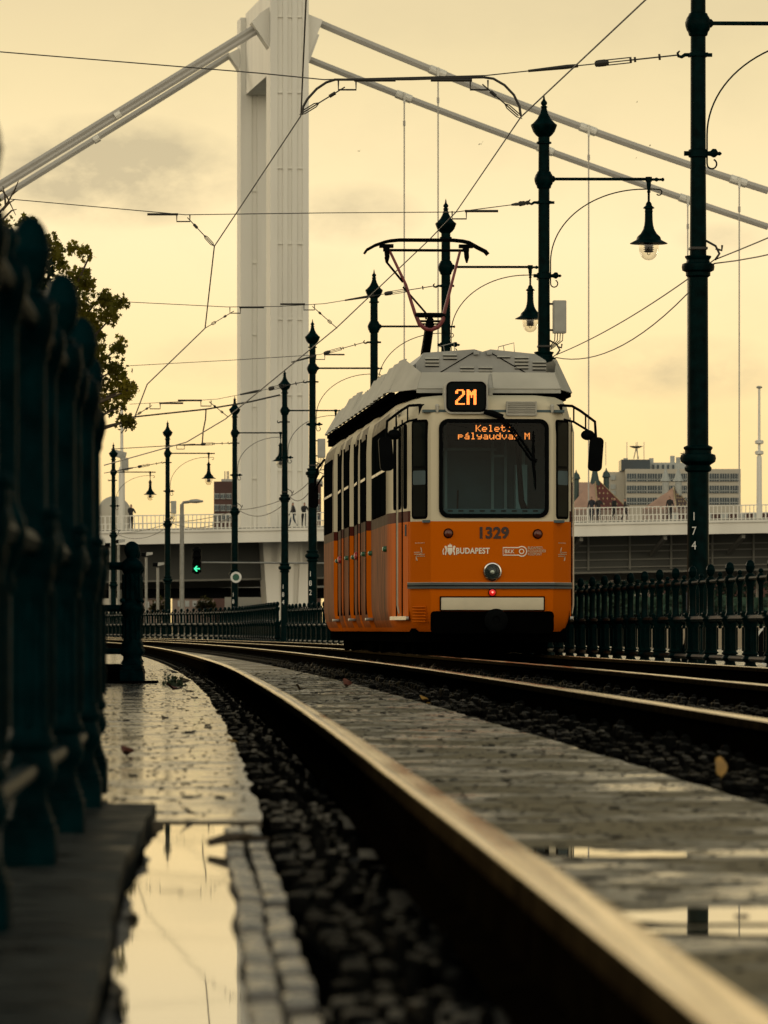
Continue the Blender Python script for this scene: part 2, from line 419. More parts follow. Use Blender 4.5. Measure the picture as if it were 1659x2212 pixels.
# ---------------------------------------------------------------- camera, light, sky
cd = bpy.data.cameras.new('camera'); cam = bpy.data.objects.new('camera', cd); C.objects.link(cam)
cam.location = (0, 0, HC); cam.rotation_euler = (PI / 2, 0, 0)
cd.sensor_fit = 'HORIZONTAL'; cd.sensor_width = 15.0; cd.lens = FD / 1659 * 15.0
cd.shift_y = (HY - 1106) / 1659
cd.clip_start = .05; cd.clip_end = 20000
cd.dof.use_dof = True; cd.dof.focus_distance = 68; cd.dof.aperture_fstop = 6.6; cd.dof.aperture_blades = 7
sc = bpy.context.scene; sc.camera = cam
sc.view_settings.view_transform = 'Standard'; sc.view_settings.look = 'None'
sc.view_settings.exposure = 0; sc.view_settings.gamma = 1
sc.cycles.use_denoising = True

SUN_AZ, SUN_EL = -36.0, 15.0      # degrees left of the viewing direction, and up
w = bpy.data.worlds.new('World'); sc.world = w
wn, wl = nodes(w)
bg = wn['Background']; bg.inputs['Strength'].default_value = 0.1
sky = wn.new('ShaderNodeTexSky'); sky.sky_type = 'NISHITA'; sky.sun_disc = False
sky.sun_elevation = math.radians(SUN_EL); sky.sun_rotation = math.radians(SUN_AZ)
sky.dust_density = 4; sky.air_density = 1.5
tc = wn.new('ShaderNodeTexCoord')
sp = wn.new('ShaderNodeSeparateXYZ'); wl.new(tc.outputs['Generated'], sp.inputs[0])
ramp = wn.new('ShaderNodeValToRGB'); cr = ramp.color_ramp
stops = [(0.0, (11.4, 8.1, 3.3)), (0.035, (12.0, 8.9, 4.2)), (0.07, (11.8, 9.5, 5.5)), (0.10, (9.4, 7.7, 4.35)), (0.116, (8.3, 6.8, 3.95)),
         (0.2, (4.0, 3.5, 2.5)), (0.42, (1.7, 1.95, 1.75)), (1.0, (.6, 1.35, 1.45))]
while len(cr.elements) < len(stops): cr.elements.new(.5)
for e, (p, c) in zip(cr.elements, stops): e.position = p; e.color = (*c, 1)
wl.new(sp.outputs['Z'], ramp.inputs[0])
# soft cloud texture: stretched noise in direction space
mp = wn.new('ShaderNodeMapping'); mp.inputs['Scale'].default_value = (38, 38, 62)
wl.new(tc.outputs['Generated'], mp.inputs[0])
cn = wn.new('ShaderNodeTexNoise'); cn.inputs['Scale'].default_value = 1.0; cn.inputs['Detail'].default_value = 7; cn.inputs['Roughness'].default_value = .56
wl.new(mp.outputs[0], cn.inputs['Vector'])
cloud_sum = None
def wmath(op, a, b=None):
    x = wn.new('ShaderNodeMath'); x.operation = op
    for i, v in enumerate((a, b)):
        if v is None: continue
        if isinstance(v, (int, float)): x.inputs[i].default_value = v
        else: wl.new(v, x.inputs[i])
    return x.outputs[0]
for (dx, dy, rx, ry, amt) in ((235, 375, 330, 130, 1.45), (760, 465, 170, 75, .7), (1480, 800, 260, 80, .65), (1560, 520, 120, 40, .5), (480, 780, 200, 60, .35), (1250, 60, 700, 70, .15)):
    cx = (dx - 829.5) / FD; cz = (HY - dy) / FD
    ax = wmath('MULTIPLY', wmath('SUBTRACT', sp.outputs['X'], cx), FD / rx)
    az = wmath('MULTIPLY', wmath('SUBTRACT', sp.outputs['Z'], cz), FD / ry)
    d2 = wmath('ADD', wmath('MULTIPLY', ax, ax), wmath('MULTIPLY', az, az))
    g = wmath('MULTIPLY', wmath('MAXIMUM', wmath('SUBTRACT', 1.0, d2), 0.0), amt)
    g = wmath('MULTIPLY', g, wmath('GREATER_THAN', sp.outputs['Y'], 0.0))
    cloud_sum = g if cloud_sum is None else wmath('ADD', cloud_sum, g)
mpc = wn.new('ShaderNodeMapping'); mpc.inputs['Scale'].default_value = (75, 75, 130)
wl.new(tc.outputs['Generated'], mpc.inputs[0])
cn2 = wn.new('ShaderNodeTexNoise'); cn2.inputs['Scale'].default_value = 1.0; cn2.inputs['Detail'].default_value = 8; cn2.inputs['Roughness'].default_value = .58
wl.new(mpc.outputs[0], cn2.inputs['Vector'])
nmr = wn.new('ShaderNodeMapRange'); nmr.inputs['From Min'].default_value = .34; nmr.inputs['From Max'].default_value = .74
wl.new(cn2.outputs['Fac'], nmr.inputs['Value'])
patchy = wmath('MULTIPLY', cloud_sum, wmath('ADD', wmath('MULTIPLY', nmr.outputs[0], .85), .12))
br_ = wn.new('ShaderNodeMapRange'); br_.inputs['From Min'].default_value = .5; br_.inputs['From Max'].default_value = .75; br_.inputs['To Max'].default_value = .10
wl.new(cn.outputs['Fac'], br_.inputs['Value'])
cf = wmath('MINIMUM', wmath('ADD', patchy, br_.outputs[0]), .75)
mixc = wn.new('ShaderNodeMix'); mixc.data_type = 'RGBA'
# the unseen sky behind the camera is raised to light the tram front
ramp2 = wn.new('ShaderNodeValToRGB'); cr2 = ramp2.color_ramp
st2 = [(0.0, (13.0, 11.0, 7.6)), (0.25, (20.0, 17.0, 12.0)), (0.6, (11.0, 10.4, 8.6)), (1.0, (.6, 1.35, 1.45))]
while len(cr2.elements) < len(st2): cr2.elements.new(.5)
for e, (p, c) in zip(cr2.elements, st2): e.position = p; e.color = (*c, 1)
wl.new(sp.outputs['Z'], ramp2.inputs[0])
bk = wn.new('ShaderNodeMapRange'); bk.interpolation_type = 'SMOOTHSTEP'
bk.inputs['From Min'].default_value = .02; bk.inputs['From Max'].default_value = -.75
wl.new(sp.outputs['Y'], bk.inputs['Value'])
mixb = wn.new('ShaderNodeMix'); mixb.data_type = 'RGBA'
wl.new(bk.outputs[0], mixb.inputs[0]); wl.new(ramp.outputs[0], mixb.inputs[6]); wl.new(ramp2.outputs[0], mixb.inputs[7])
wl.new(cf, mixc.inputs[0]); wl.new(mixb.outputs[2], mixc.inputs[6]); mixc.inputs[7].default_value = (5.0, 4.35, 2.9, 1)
mixs = wn.new('ShaderNodeMix'); mixs.data_type = 'RGBA'; mixs.inputs[0].default_value = 0.9
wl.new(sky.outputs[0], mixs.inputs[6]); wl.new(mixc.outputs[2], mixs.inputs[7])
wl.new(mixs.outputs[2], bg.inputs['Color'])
ld = bpy.data.lights.new('sun', 'SUN'); ld.energy = 0.8; ld.angle = math.radians(12); ld.color = (1, .84, .58)
sun = bpy.data.objects.new('sun', ld); C.objects.link(sun)
az, el = math.radians(SUN_AZ), math.radians(SUN_EL)
sd = Vector((math.sin(az) * math.cos(el), math.cos(az) * math.cos(el), math.sin(el)))
sun.rotation_euler = sd.to_track_quat('Z', 'Y').to_euler(); sun.location = (-30, 30, 40)

# ---------------------------------------------------------------- ground and paving
def sheet(name, rows, m, kind='structure', z=0.0):
    """rows: list of (y, x0, x1)"""
    b = MB()
    L = [b.bm.verts.new((x0, y, z)) for y, x0, x1 in rows]; R = [b.bm.verts.new((x1, y, z)) for y, x0, x1 in rows]
    for i in range(len(rows) - 1): b.bm.faces.new((L[i], R[i], R[i + 1], L[i + 1]))
    o = b.build(name, m, smooth=False); tag(o, kind=kind); return o
b = MB(); b.face([(-6000, -200, -.06), (6000, -200, -.06), (6000, 12000, -.06), (-6000, 12000, -.06)])
tag(b.build('ground', 'ground', smooth=False), kind='structure')
YY = ys(-3, 30, 1.0) + ys(32, 300, 3)[0:]
def nearrail(y): return trackA(y) - .7525
def slab(name, left, right, ya, yb, m, top=0.0, step=1.0, depth=.055):
    b = MB(); pts = ys(ya, yb, step)
    T0 = [b.bm.verts.new((left(y), y, top)) for y in pts]; T1 = [b.bm.verts.new((right(y), y, top)) for y in pts]
    B0 = [b.bm.verts.new((left(y), y, top - depth)) for y in pts]; B1 = [b.bm.verts.new((right(y), y, top - depth)) for y in pts]
    for i in range(len(pts) - 1):
        b.bm.faces.new((T0[i], T1[i], T1[i + 1], T0[i + 1]))
        b.bm.faces.new((B0[i], T0[i], T0[i + 1], B0[i + 1])); b.bm.faces.new((T1[i], B1[i], B1[i + 1], T1[i + 1]))
    b.bm.faces.new((B0[0], B1[0], T1[0], T0[0])); b.bm.faces.new((T0[-1], T1[-1], B1[-1], B0[-1]))
    o = b.build(name, m, smooth=False); tag(o, kind='structure'); return o
rg = random.Random(3)
jit = {}
def edge(y, base, a=.012):
    k = (round(y, 2), base); 
    if k not in jit: jit[k] = rg.uniform(-a, a)
    return jit[k]
slab('pavement', lambda y: -9 - y * .05, lambda y: nearrail(y) - .275 + edge(y, 1), 13.05, 120, 'pave_wet', 0.0, .45)
slab('pavement', lambda y: nearrail(y) + .06, lambda y: trackA(y) + .7525 - .47 + edge(y, 2), -3, 120, 'pave_mid', 0.0, .45)
slab('trackbed', lambda y: nearrail(y) - .3, lambda y: nearrail(y) + .1, -3, 280, 'bed', -.018, 2.5, .03)
slab('trackbed', lambda y: trackA(y) + .7525 - .50, lambda y: trackA(y) + DB + 1.45, -3, 280, 'bed', -.018, 2.5, .03)
# fence plinth, puddle bed and sett rows beside the near rail
plx = pchip([-4, 5.9, 10, 13.4], [.0, -.318, -.470, -.560])
slab('kerb', lambda y: -1.6 - .02 * y, lambda y: plx(y) + edge(y, 3, .006), -3, 13.4, 'kerb_slab', .030, .35, .1)
slab('gutter', lambda y: plx(y) - .02, lambda y: nearrail(y) - .29, -3, 13.06, 'stone', -.045, 1.0, .02)
pud_l = lambda y: plx(y) + .022 + .012 * math.sin(y * 3.1) + .006 * math.sin(y * 11)
pud_r = lambda y: pchip([-3, 5.9, 7.5, 9.5, 11.5, 13.1], [.03, -.125, -.196, -.262, -.325, -.372])(y) + .006 * math.sin(y * 5)
sheet('water', [(y, pud_l(y), pud_r(y)) for y in ys(-2, 13.0, .2)], 'water', z=-.005)
b = MB(); rs = random.Random(5)
for row, (off0, wd) in enumerate(((-.374, .042), (-.328, .042))):
    y = -1.0 + row * .22
    while y < 12.3:
        L = rs.uniform(.30, .50)
        def pp(yy, o): return nearrail(yy) + o + .009 * yy * 0
        x0 = nearrail(y + L / 2) + off0 + wd / 2 + rs.uniform(-.004, .004)
        if x0 - wd / 2 > pud_r(y + L / 2) - .03:
            b.box((x0, y + L / 2, -.030 + rs.uniform(-.006, .009)), (wd * rs.uniform(.86, .96), L - .075, .07),
                  Matrix.Rotation(rs.uniform(-.016, .016) + .036, 3, 'Z') @ Matrix.Rotation(rs.uniform(-.015, .02), 3, 'X') @ Matrix.Rotation(rs.uniform(-.12, .12), 3, 'Y'), .010)
        y += L
tag(b.build('setts', 'sett'), kind='structure')
# shallow puddles on the slabs between the rails of the near track
def blob(name, cx, cy, rx, ry, m, z, seed, n=48):
    r = random.Random(seed); ph = [r.uniform(0, 6.28) for _ in range(5)]
    b = MB(); pts = []
    for k in range(n):
        a = 2 * PI * k / n
        q = 1 + .16 * math.sin(2 * a + ph[0]) + .12 * math.sin(3 * a + ph[1]) + .07 * math.sin(5 * a + ph[2]) + .05 * math.sin(9 * a + ph[3])
        pts.append((cx + rx * q * math.cos(a), cy + ry * q * math.sin(a), z))
    b.face(pts); o = b.build(name, m, smooth=False); tag(o, kind='structure'); return o
blob('water', .64, 8.62, .32, .26, 'water', .004, 11)
blob('water', .62, 8.20, .22, .12, 'water', .004, 17)
blob('water', .32, 11.2, .15, .16, 'water', .004, 12)
blob('water', .50, 11.0, .11, .14, 'water', .004, 21)

# ---------------------------------------------------------------- rails with fastenings
def rail_mesh(name, x_of, y0, y1, label, grp):
    prof = [(-.036, RAIL - .013), (-.032, RAIL - .006), (-.024, RAIL - .002), (-.012, RAIL), (.012, RAIL), (.024, RAIL - .002), (.032, RAIL - .006), (.036, RAIL - .013), (.036, RAIL - .036), (.008, RAIL - .052), (.008, .012),
            (.062, .002), (.062, -.012), (-.062, -.012), (-.062, .002), (-.008, .012), (-.008, RAIL - .052), (-.036, RAIL - .036)]
    b = MB(); rings = []
    pts = ys(y0, 40, .8) + ys(41.5, y1, 1.5)
    for y in pts:
        dx = (x_of(y + .1) - x_of(y - .1)) / .2
        nx = Vector((1, -dx, 0)).normalized()
        rings.append([b.bm.verts.new(Vector((x_of(y), y, 0)) + nx * px + Vector((0, 0, pz))) for px, pz in prof])
    k = len(prof)
    for A, B in zip(rings, rings[1:]):
        for i in range(k): b.bm.faces.new((A[i], A[(i + 1) % k], B[(i + 1) % k], B[i]))
    b.bm.faces.new(rings[0]); b.bm.faces.new(rings[-1][::-1])
    o = b.build(name, 'rust', angle=50)
    o.data.materials.append(M['steel']); o.data.materials.append(M['rail_flank'])
    for p in o.data.polygons:
        i = p.index % k if p.index < k * (len(rings) - 1) else 5
        p.material_index = 1 if p.normal.z > .5 and p.center.z > RAIL - .012 else (2 if p.center.z > RAIL - .037 and p.normal.z > -.3 else 0)
    return tag(o, label, 'rail', grp)
GR = 'tram rails curving away beside each other'
X1 = lambda y: trackA(y) - .7525
X2 = lambda y: trackA(y) + .7525
X3 = lambda y: trackA(y) + DB - .7525
X4 = lambda y: trackA(y) + DB + .7525
rails = [rail_mesh('tram_rail', X1, -3, 290, 'big near rail with a golden worn top, sweeping across the foreground from bottom right', GR),
         rail_mesh('tram_rail', X2, 2, 290, 'second rail with a bright gold top, on the far side of the light paving strip', GR),
         rail_mesh('tram_rail', X3, 20, 290, 'dark tram rail under the near wheels of the orange tram', GR),
         rail_mesh('tram_rail', X4, 20, 290, 'dark tram rail running closest to the iron fence behind the tram', GR)]
def fast_mesh(kind):
    b = MB()
    def bolt(x, y, r, h): b.lathe([(r * 1.5, -.02), (r * 1.5, .006), (r, .008), (r, h * .7), (r * .7, h), (r * .2, h * 1.08)], (x, y, -.016), 8)
    b.box((-.10 if kind == 'near' else -.04, .1, -.028), (.32 if kind == 'near' else .80, .66, .018))
    q = random.Random(77 if kind == 'near' else 78)
    if kind == 'near':
        rows = ((-.238, .040, .15, .030, 4), (-.195, .026, .11, .026, 4), (-.155, .022, .10, .036, 5), (-.112, .030, .12, .022, 4))
    else:
        rows = ((-.415, .050, .16, .034, 4), (-.362, .030, .12, .028, 4), (-.305, .034, .10, .052, 4), (-.245, .030, .11, .040, 4), (-.185, .040, .12, .060, 4), (-.125, .034, .12, .040, 4),
                (.115, .04, .13, .045, 4), (.175, .045, .12, .075, 4), (.235, .045, .13, .060, 4), (.30, .05, .13, .070, 4))
    for x, wd, ln, hh, n_ in rows:
        for k in range(n_):
            y = -.19 + .62 * k / n_ + q.uniform(-.03, .03)
            h_ = hh * q.uniform(.7, 1.2)
            b.box((x + q.uniform(-.006, .006), y, -.022 + h_ / 2), (wd * q.uniform(.7, 1.05), ln * q.uniform(.7, 1.05), h_),
                  Matrix.Rotation(q.uniform(-.12, .12), 3, 'Z') @ Matrix.Rotation(q.uniform(-.06, .06), 3, 'X'), min(.012, wd * .3))
    if kind == 'near': bolt(-.165, 0.02, .010, .046); bolt(-.105, -.05, .011, .045)
    else: bolt(-.17, .03, .022, .075); bolt(.20, .0, .026, .085)
    o = b.build('fastening', 'fastener', angle=35); return o
for ri, (rail, xf, y0, kind) in enumerate(((rails[0], X1, 3.2, 'near'), (rails[1], X2, 10.5, 'far'), (rails[2], X3, 26, 'far'))):
    src = fast_mesh(kind); me = src.data; me_wet = me.copy(); me_wet.materials[0] = M['fastener_wet']
    bpy.data.objects.remove(src)
    rr = random.Random(ri); y = y0
    cnt = 100
    rest = MB()
    while y < 150:
        a = math.atan(-(xf(y + .5) - xf(y - .5)))
        s = rr.uniform(.9, 1.1)
        if cnt > 0:
            o = bpy.data.objects.new('fastening', me_wet if rr.random() < .3 else me); C.objects.link(o); o.parent = rail
            o.location = (xf(y) + rr.uniform(-.012, .006), y + rr.uniform(-.05, .05), rr.uniform(-.010, .004)); o.rotation_euler = (rr.uniform(-.03, .03), rr.uniform(-.05, .05), a + rr.uniform(-.06, .06)); o.scale = (rr.uniform(.92, 1.06), rr.uniform(.75, 1.15), rr.uniform(.6, 1.2))
            cnt -= 1
        else:
            tmp = bmesh.new(); tmp.from_mesh(me)
            bmesh.ops.transform(tmp, matrix=Matrix.Translation((xf(y), y, 0)) @ Matrix.Rotation(a, 4, 'Z'), verts=tmp.verts)
            m2 = bpy.data.meshes.new('t'); tmp.to_mesh(m2); tmp.free(); rest.bm.from_mesh(m2); bpy.data.meshes.remove(m2)
        y += .62 if ri < 2 else .7
    o = rest.build('fastenings', 'fastener', rail, angle=35); tag(o, kind='stuff')

# ---------------------------------------------------------------- cast iron fences
def post_mesh(w, low=1.0):
    b = MB()
    def sqr(h, z0, z1): b.box((0, 0, (z0 + z1) / 2), (h * 2, h * 2, z1 - z0), None, .004)
    sqr(.045 * w, -.02, .07); sqr(.040 * w, .07, .085)
    v = w; w = w * low
    b.lathe([(.040 * w, .083), (.030 * w, .115), (.028 * w, .135), (.040 * w, .15), (.046 * w, .17), (.040 * w, .19), (.036 * w, .205), (.044 * w, .215), (.044 * w, .225),
             (.037 * w, .235), (.036 * w, .50), (.042 * w, .525), (.042 * w, .54), (.046 * w, .56), (.050 * w, .58), (.044 * w, .60), (.030 * w, .612), (.001, .613)], n=14)
    w_low = w; w = v
    b.lathe([(.036 * w, .60), (.036 * w, .625), (.029 * w, .64),
             (.027 * w, .90), (.033 * w, .915), (.033 * w, .93), (.040 * w, .955), (.044 * w, .98), (.040 * w, 1.0), (.040 * w, 1.012), (.026 * w, 1.022), (.026 * w, 1.03), (.015 * w, 1.036),
             (.016 * w, 1.042), (.026 * w, 1.055), (.032 * w, 1.075), (.0355 * w, 1.098), (.036 * w, 1.102), (.037 * w, 1.105), (.034 * w, 1.109), (.033 * w, 1.125), (.026 * w, 1.148), (.015 * w, 1.162), (.003 * w, 1.168)], n=14)
    w = w_low
    for k in range(8):
        a = 2 * PI * k / 8
        b.tube([(.037 * w * math.cos(a), .037 * w * math.sin(a), .25), (.037 * w * math.cos(a), .037 * w * math.sin(a), .49)], .0065 * w, 5)
    for sx in (-1, 1):
        for sy in (-1, 1):
            b.ball((.038 * w * sx, .038 * w * sy, .632), .012 * w, u=8, v=6)
            b.lathe([(.008 * w, .595), (.010 * w, .61), (.008 * w, .622)], (.038 * w * sx, .038 * w * sy, 0), 6)
    return b
def short_mesh(w):
    b = MB()
    b.lathe([(.004 * w, .475), (.013 * w, .485), (.015 * w, .50), (.010 * w, .515), (.017 * w, .53), (.030 * w, .56), (.034 * w, .58), (.030 * w, .60), (.02 * w, .625), (.018 * w, .64), (.018 * w, .91), (.023 * w, .925),
             (.031 * w, .955), (.036 * w, .98), (.031 * w, 1.005), (.014 * w, 1.022), (.012 * w, 1.03), (.019 * w, 1.043), (.020 * w, 1.055), (.014 * w, 1.068), (.003 * w, 1.074)], n=10)
    return b
def make_fence(label, xf, ylist, z0, w, matname, group, low=1.0, rail_ext=(0, 0)):
    f = thing('iron_fence', label, 'fence', (xf(ylist[0]), ylist[0], z0), 0, group)
    o = Vector((xf(ylist[0]), ylist[0], 0))
    pm = post_mesh(w, low).build('post', matname, f, angle=50); sm = short_mesh(w).build('short_post', matname, f, angle=50)
    P = [Vector((xf(y), y, 0)) - o for y in ylist]
    for i, p in enumerate(P):
        ob = pm if i == 0 else pm.copy()
        if i: C.objects.link(ob)
        ob.location = p
        if i < len(P) - 1:
            ob = sm if i == 0 else sm.copy()
            if i: C.objects.link(ob)
            ym = (ylist[i] + ylist[i + 1]) / 2
            ob.location = Vector((xf(ym), ym, 0)) - o
    fine = ys(ylist[0] - rail_ext[0], ylist[-1] + rail_ext[1], .9)
    for z, r in ((.17, .017 * low), (.58, .022 * low), (.98, .018)):
        MB().tube([Vector((xf(y), y, z)) - o for y in fine], r * w, 8).build('rail', matname, f)
    return f
near_fence_x = pchip([3, 7.75, 9.9, 11.5, 13.1, 14.9], [-.44, -.575, -.637, -.674, -.720, -.797])
make_fence('blurred dark teal iron fence right beside the puddle, its egg finials big and close', near_fence_x,
           [3.1, 4.6, 6.2, 7.75, 9.9, 11.5, 13.1, 14.9], .03, 1.05, 'iron_near', 'cast iron fences along the tram line')
fx = lambda y: fence_line(y) - .26
FG = 'cast iron fences along the tram line'
yl = []; y = 50.0
while y < 152.5: yl.append(y); y += 1.78
make_fence('dark iron fence running from the right edge, passing behind the orange tram', fx, yl, -.012, 1.38, 'iron', FG, 1.42)
yl = []; y = 152.0
while y < 272: yl.append(y); y += 1.9
fx2 = lambda y: fence_line(y) - .26 - max(0, (y - 150)) * .004 - .3
make_fence('distant iron fence with small egg finials, curving left beneath the bridge', fx2, yl, .06, 1.7, 'iron', FG, 1.4)
# the fence end with its stout post, rails running off to the left
ef = thing('iron_fence', 'short fence of round rails ending in a stout fluted iron post at the pavement edge', 'fence', at(285, 1360, 46.5).xy.to_3d(), 0, FG)
def stout():
    b = MB()
    for h, z0, z1 in ((.080, 0.0, .11), (.074, .11, .135), (.066, .135, .17)): b.box((0, 0, (z0 + z1) / 2), (2 * h, 2 * h, z1 - z0), None, .008)
    b.lathe([(.08, .165), (.062, .20), (.06, .225), (.078, .245), (.085, .265), (.08, .285), (.07, .30), (.074, .33), (.06, .36), (.058, .56), (.07, .585), (.074, .60), (.085, .625), (.08, .65), (.07, .675), (.058, .70), (.057, .93),
             (.066, .95), (.078, .965), (.082, .99), (.076, 1.01), (.062, 1.03), (.05, 1.045), (.034, 1.06), (.042, 1.08), (.05, 1.105), (.0525, 1.13), (.049, 1.155), (.038, 1.18), (.018, 1.197), (.004, 1.2)], n=20)
    for k in range(12):
        a = 2 * PI * k / 12
        for z0, z1 in ((.375, .55), (.715, .92)):
            b.tube([(.06 * math.cos(a), .06 * math.sin(a), z0), (.06 * math.cos(a), .06 * math.sin(a), z1)], .009, 5)
    for sx in (-1, 1): b.ball((.062 * sx, -.062, .70), .02, u=8, v=6)
    return b
p0 = stout().build('post', 'iron_near', ef, angle=50)
p0.data.transform(Matrix.Diagonal((1.24, 1.24, 1, 1)))
p1 = p0.copy(); C.objects.link(p1); p1.location = (-.075, 1.9, 0)
p2 = p0.copy(); C.objects.link(p2); p2.location = (-2.2, -.05, 0)
for (z, r) in ((.27, .026), (.635, .030), (1.0, .026)):
    MB().tube([(-2.2, 0, z), (.0, 0, z)], r, 10).build('rail', 'iron_near', ef)
    MB().tube([(-2.2, 1.9, z - .002), (-.075, 1.9, z - .002)], r * .8, 10).build('rail', 'iron_near', ef)
MB().box((-.6, .1, -.01), (1.62, .62, .06), None, .01).build('base_slab', 'black_matt', ef)
bx = MB().box((-.42, .5, .085), (.62, .5, .15), None, .03)
bx = bx.build('box', 'black_matt', ef)

# ---------------------------------------------------------------- lamp posts
H0 = -HC   # heights below are measured over the camera height, shifted to the ground here
def hz(h): return h + HC
def make_post():
    r = thing('lamp_post', 'x', 'lamp post', (0, 0, 0), 0, 'green lamp posts along the tram line')
    MB().lathe([(.19, -.02), (.19, .25), (.16, .3), (.125, .55), (.12, 2.2), (.12, 2.24), (.15, 2.26), (.155, 2.29), (.135, 2.32), (.195, 2.36), (.205, 2.40), (.195, 2.44), (.15, 2.455), (.15, 2.49), (.165, 2.51), (.165, 2.53), (.118, 2.55),
                (.112, hz(4.0)), (.14, hz(4.02)), (.14, hz(4.06)), (.18, hz(4.08)), (.187, hz(4.12)), (.18, hz(4.155)), (.135, hz(4.17)), (.13, hz(4.20)), (.15, hz(4.23)), (.15, hz(4.245)), (.095, hz(4.255)),
                (.088, hz(5.36)), (.11, hz(5.37)), (.11, hz(5.45)), (.088, hz(5.46)), (.086, hz(6.74)), (.105, hz(6.75)), (.115, hz(6.79)), (.13, hz(6.81)), (.145, hz(6.86)), (.148, hz(6.90)), (.13, hz(6.95)), (.11, hz(6.98)), (.105, hz(7.0)), (.086, hz(7.01)),
                (.083, hz(7.42)), (.115, hz(7.43)), (.115, hz(7.455)), (.088, hz(7.465)), (.088, hz(7.53))], n=20).build('pole', 'iron', r, angle=35)
    MB().lathe([(.088, hz(7.53)), (.125, hz(7.56)), (.165, hz(7.61)), (.188, hz(7.67)), (.20, hz(7.70)), (.20, hz(7.72)), (.17, hz(7.74)), (.105, hz(7.81)), (.065, hz(7.89)), (.045, hz(7.96)), (.042, hz(7.98)), (.055, hz(7.985)), (.05, hz(8.0)), (.03, hz(8.01)), (.05, hz(8.04)), (.048, hz(8.065)), (.02, hz(8.10)), (.012, hz(8.15)), (.002, hz(8.19))], n=20).build('finial', 'iron', r, angle=35)
    MB().tube([(.08, 0, hz(6.89)), (1.58, 0, hz(6.895))], .024, 10).lathe([(.034, .09), (.05, .12), (.05, .15), (.03, .17)], (0, 0, hz(6.89)), 12, 'x').build('arm', 'iron', r)
    MB().tube([(1.61, 0, hz(6.89)), (1.70, 0, hz(6.89)), (1.73, 0, hz(6.89)), (1.76, 0, hz(6.89)), (1.80, 0, hz(6.89)), (1.83, 0, hz(6.89)), (1.85, 0, hz(6.89))], [.02, .02, .035, .018, .018, .032, .012], 8).build('arm_tip', 'iron', r)
    q = []
    for k in range(25):
        a = PI / 2 * k / 24
        q.append((.10 + 1.45 * (1 - math.cos(a)), -.02, hz(5.62 + 1.12 * math.sin(a))))
    lo = [(.10, -.02, hz(5.62 - .04 * i)) for i in range(1, 9)]
    curl = [(.10 + .055 * (1 - math.cos(t)), -.02, hz(5.29) - .055 * math.sin(t)) for t in [PI * i / 8 for i in range(1, 12)]]
    hi = [(1.62, -.02, hz(6.742)), (1.70, -.02, hz(6.742)), (1.76, -.02, hz(6.738))] + [(1.765 + .045 * math.sin(t), -.02, hz(6.738) - .045 + .045 * math.cos(t)) for t in [PI * i / 7 for i in range(1, 10)]]
    MB().tube(curl[::-1] + lo[::-1] + q + hi, .0105, 6).build('scroll_bracket', 'iron', r)
    MB().tube([(-.16, 0, hz(5.41)), (.12, 0, hz(5.41)), (.14, 0, hz(5.41)), (.17, 0, hz(5.415)), (.20, 0, hz(5.415)), (.225, 0, hz(5.41)), (.25, 0, hz(5.41)), (.27, 0, hz(5.41))], [.028, .028, .03, .052, .05, .02, .024, .006], 10).build('scroll_finial', 'iron', r)
    MB().box((0, 0, hz(6.53)), (.21, .2, .04), None, .005).box((.12, 0, hz(6.53)), (.08, .04, .04)).tube([(-.10, 0, hz(6.53)), (-.15, 0, hz(6.53)), (-.19, 0, hz(6.505)), (-.225, 0, hz(6.515)), (-.235, 0, hz(6.55)), (-.21, 0, hz(6.575))], [.022, .022, .02, .018, .014, .008], 7).build('wire_hook', 'iron', r)
    MB().box((0, 0, hz(4.33)), (.2, .2, .03), None, .005).tube([(.09, 0, hz(4.42)), (.2, 0, hz(4.36)), (.24, -.03, hz(4.27)), (.19, -.05, hz(4.2))], .014, 6).tube([(.2, 0, hz(4.33)), (.27, 0, hz(4.31)), (.275, 0, hz(4.37))], .014, 6).build('cable_bracket', 'wire', r)
    lamp = MB().lathe([(.05, 6.93), (.05, 6.86), (.035, 6.85), (.035, 6.80), (.028, 6.76), (.022, 6.72), (.03, 6.70), (.018, 6.68), (.018, 6.555), (.024, 6.55), (.045, 6.52), (.05, 6.49), (.085, 6.46), (.088, 6.448), (.06, 6.44), (.058, 6.42), (.064, 6.40), (.058, 6.385), (.062, 6.25), (.072, 6.17), (.08, 6.165), (.078, 6.15),
                       (.095, 6.11), (.125, 6.06), (.17, 6.02), (.182, 6.0), (.192, 5.965), (.22, 5.95), (.288, 5.915), (.288, 5.905), (.16, 5.912)][::-1], (1.61, 0, HC), 24).build('lamp', 'iron', r, angle=35)
    MB().lathe([(.148, 5.915), (.152, 5.87), (.148, 5.81), (.132, 5.75), (.10, 5.695), (.06, 5.665), (.02, 5.655)], (1.61, 0, HC), 20).build('globe', 'globe', lamp, angle=60)
    cb = MB()
    for k in range(5): cb.lathe([(.06, 5.78 + .028 * k), (.085, 5.79 + .028 * k), (.06, 5.80 + .028 * k)], (1.61, 0, HC), 14)
    cb.lathe([(.06, 5.775), (.06, 5.915)], (1.61, 0, HC), 14).tube([(1.59, 0, hz(5.78)), (1.59, 0, hz(5.745)), (1.61, 0, hz(5.735)), (1.63, 0, hz(5.745)), (1.63, 0, hz(5.78))], .006, 6)
    cb.build('bulb_holder', 'globe_core', lamp)
    return r
post = make_post()
plab = ['thick dark lamp post numbered 174, nearest the right edge',
        'green lamp post with a grey control box behind the right end of the tram roof',
        'green lamp post directly behind the raised pantograph',
        'green lamp post cut off by the roofline at the left end of the tram roof',
        'green lamp post numbered 182, close against the rear corner of the tram',
        'green lamp post numbered 184, in front of the white pylon',
        'green lamp post numbered 186, carrying a round white ring sign',
        'green lamp post with a small grey box, left of the green signal arrow',
        'farthest small green lamp post beside the blurred near fence']
posts = []
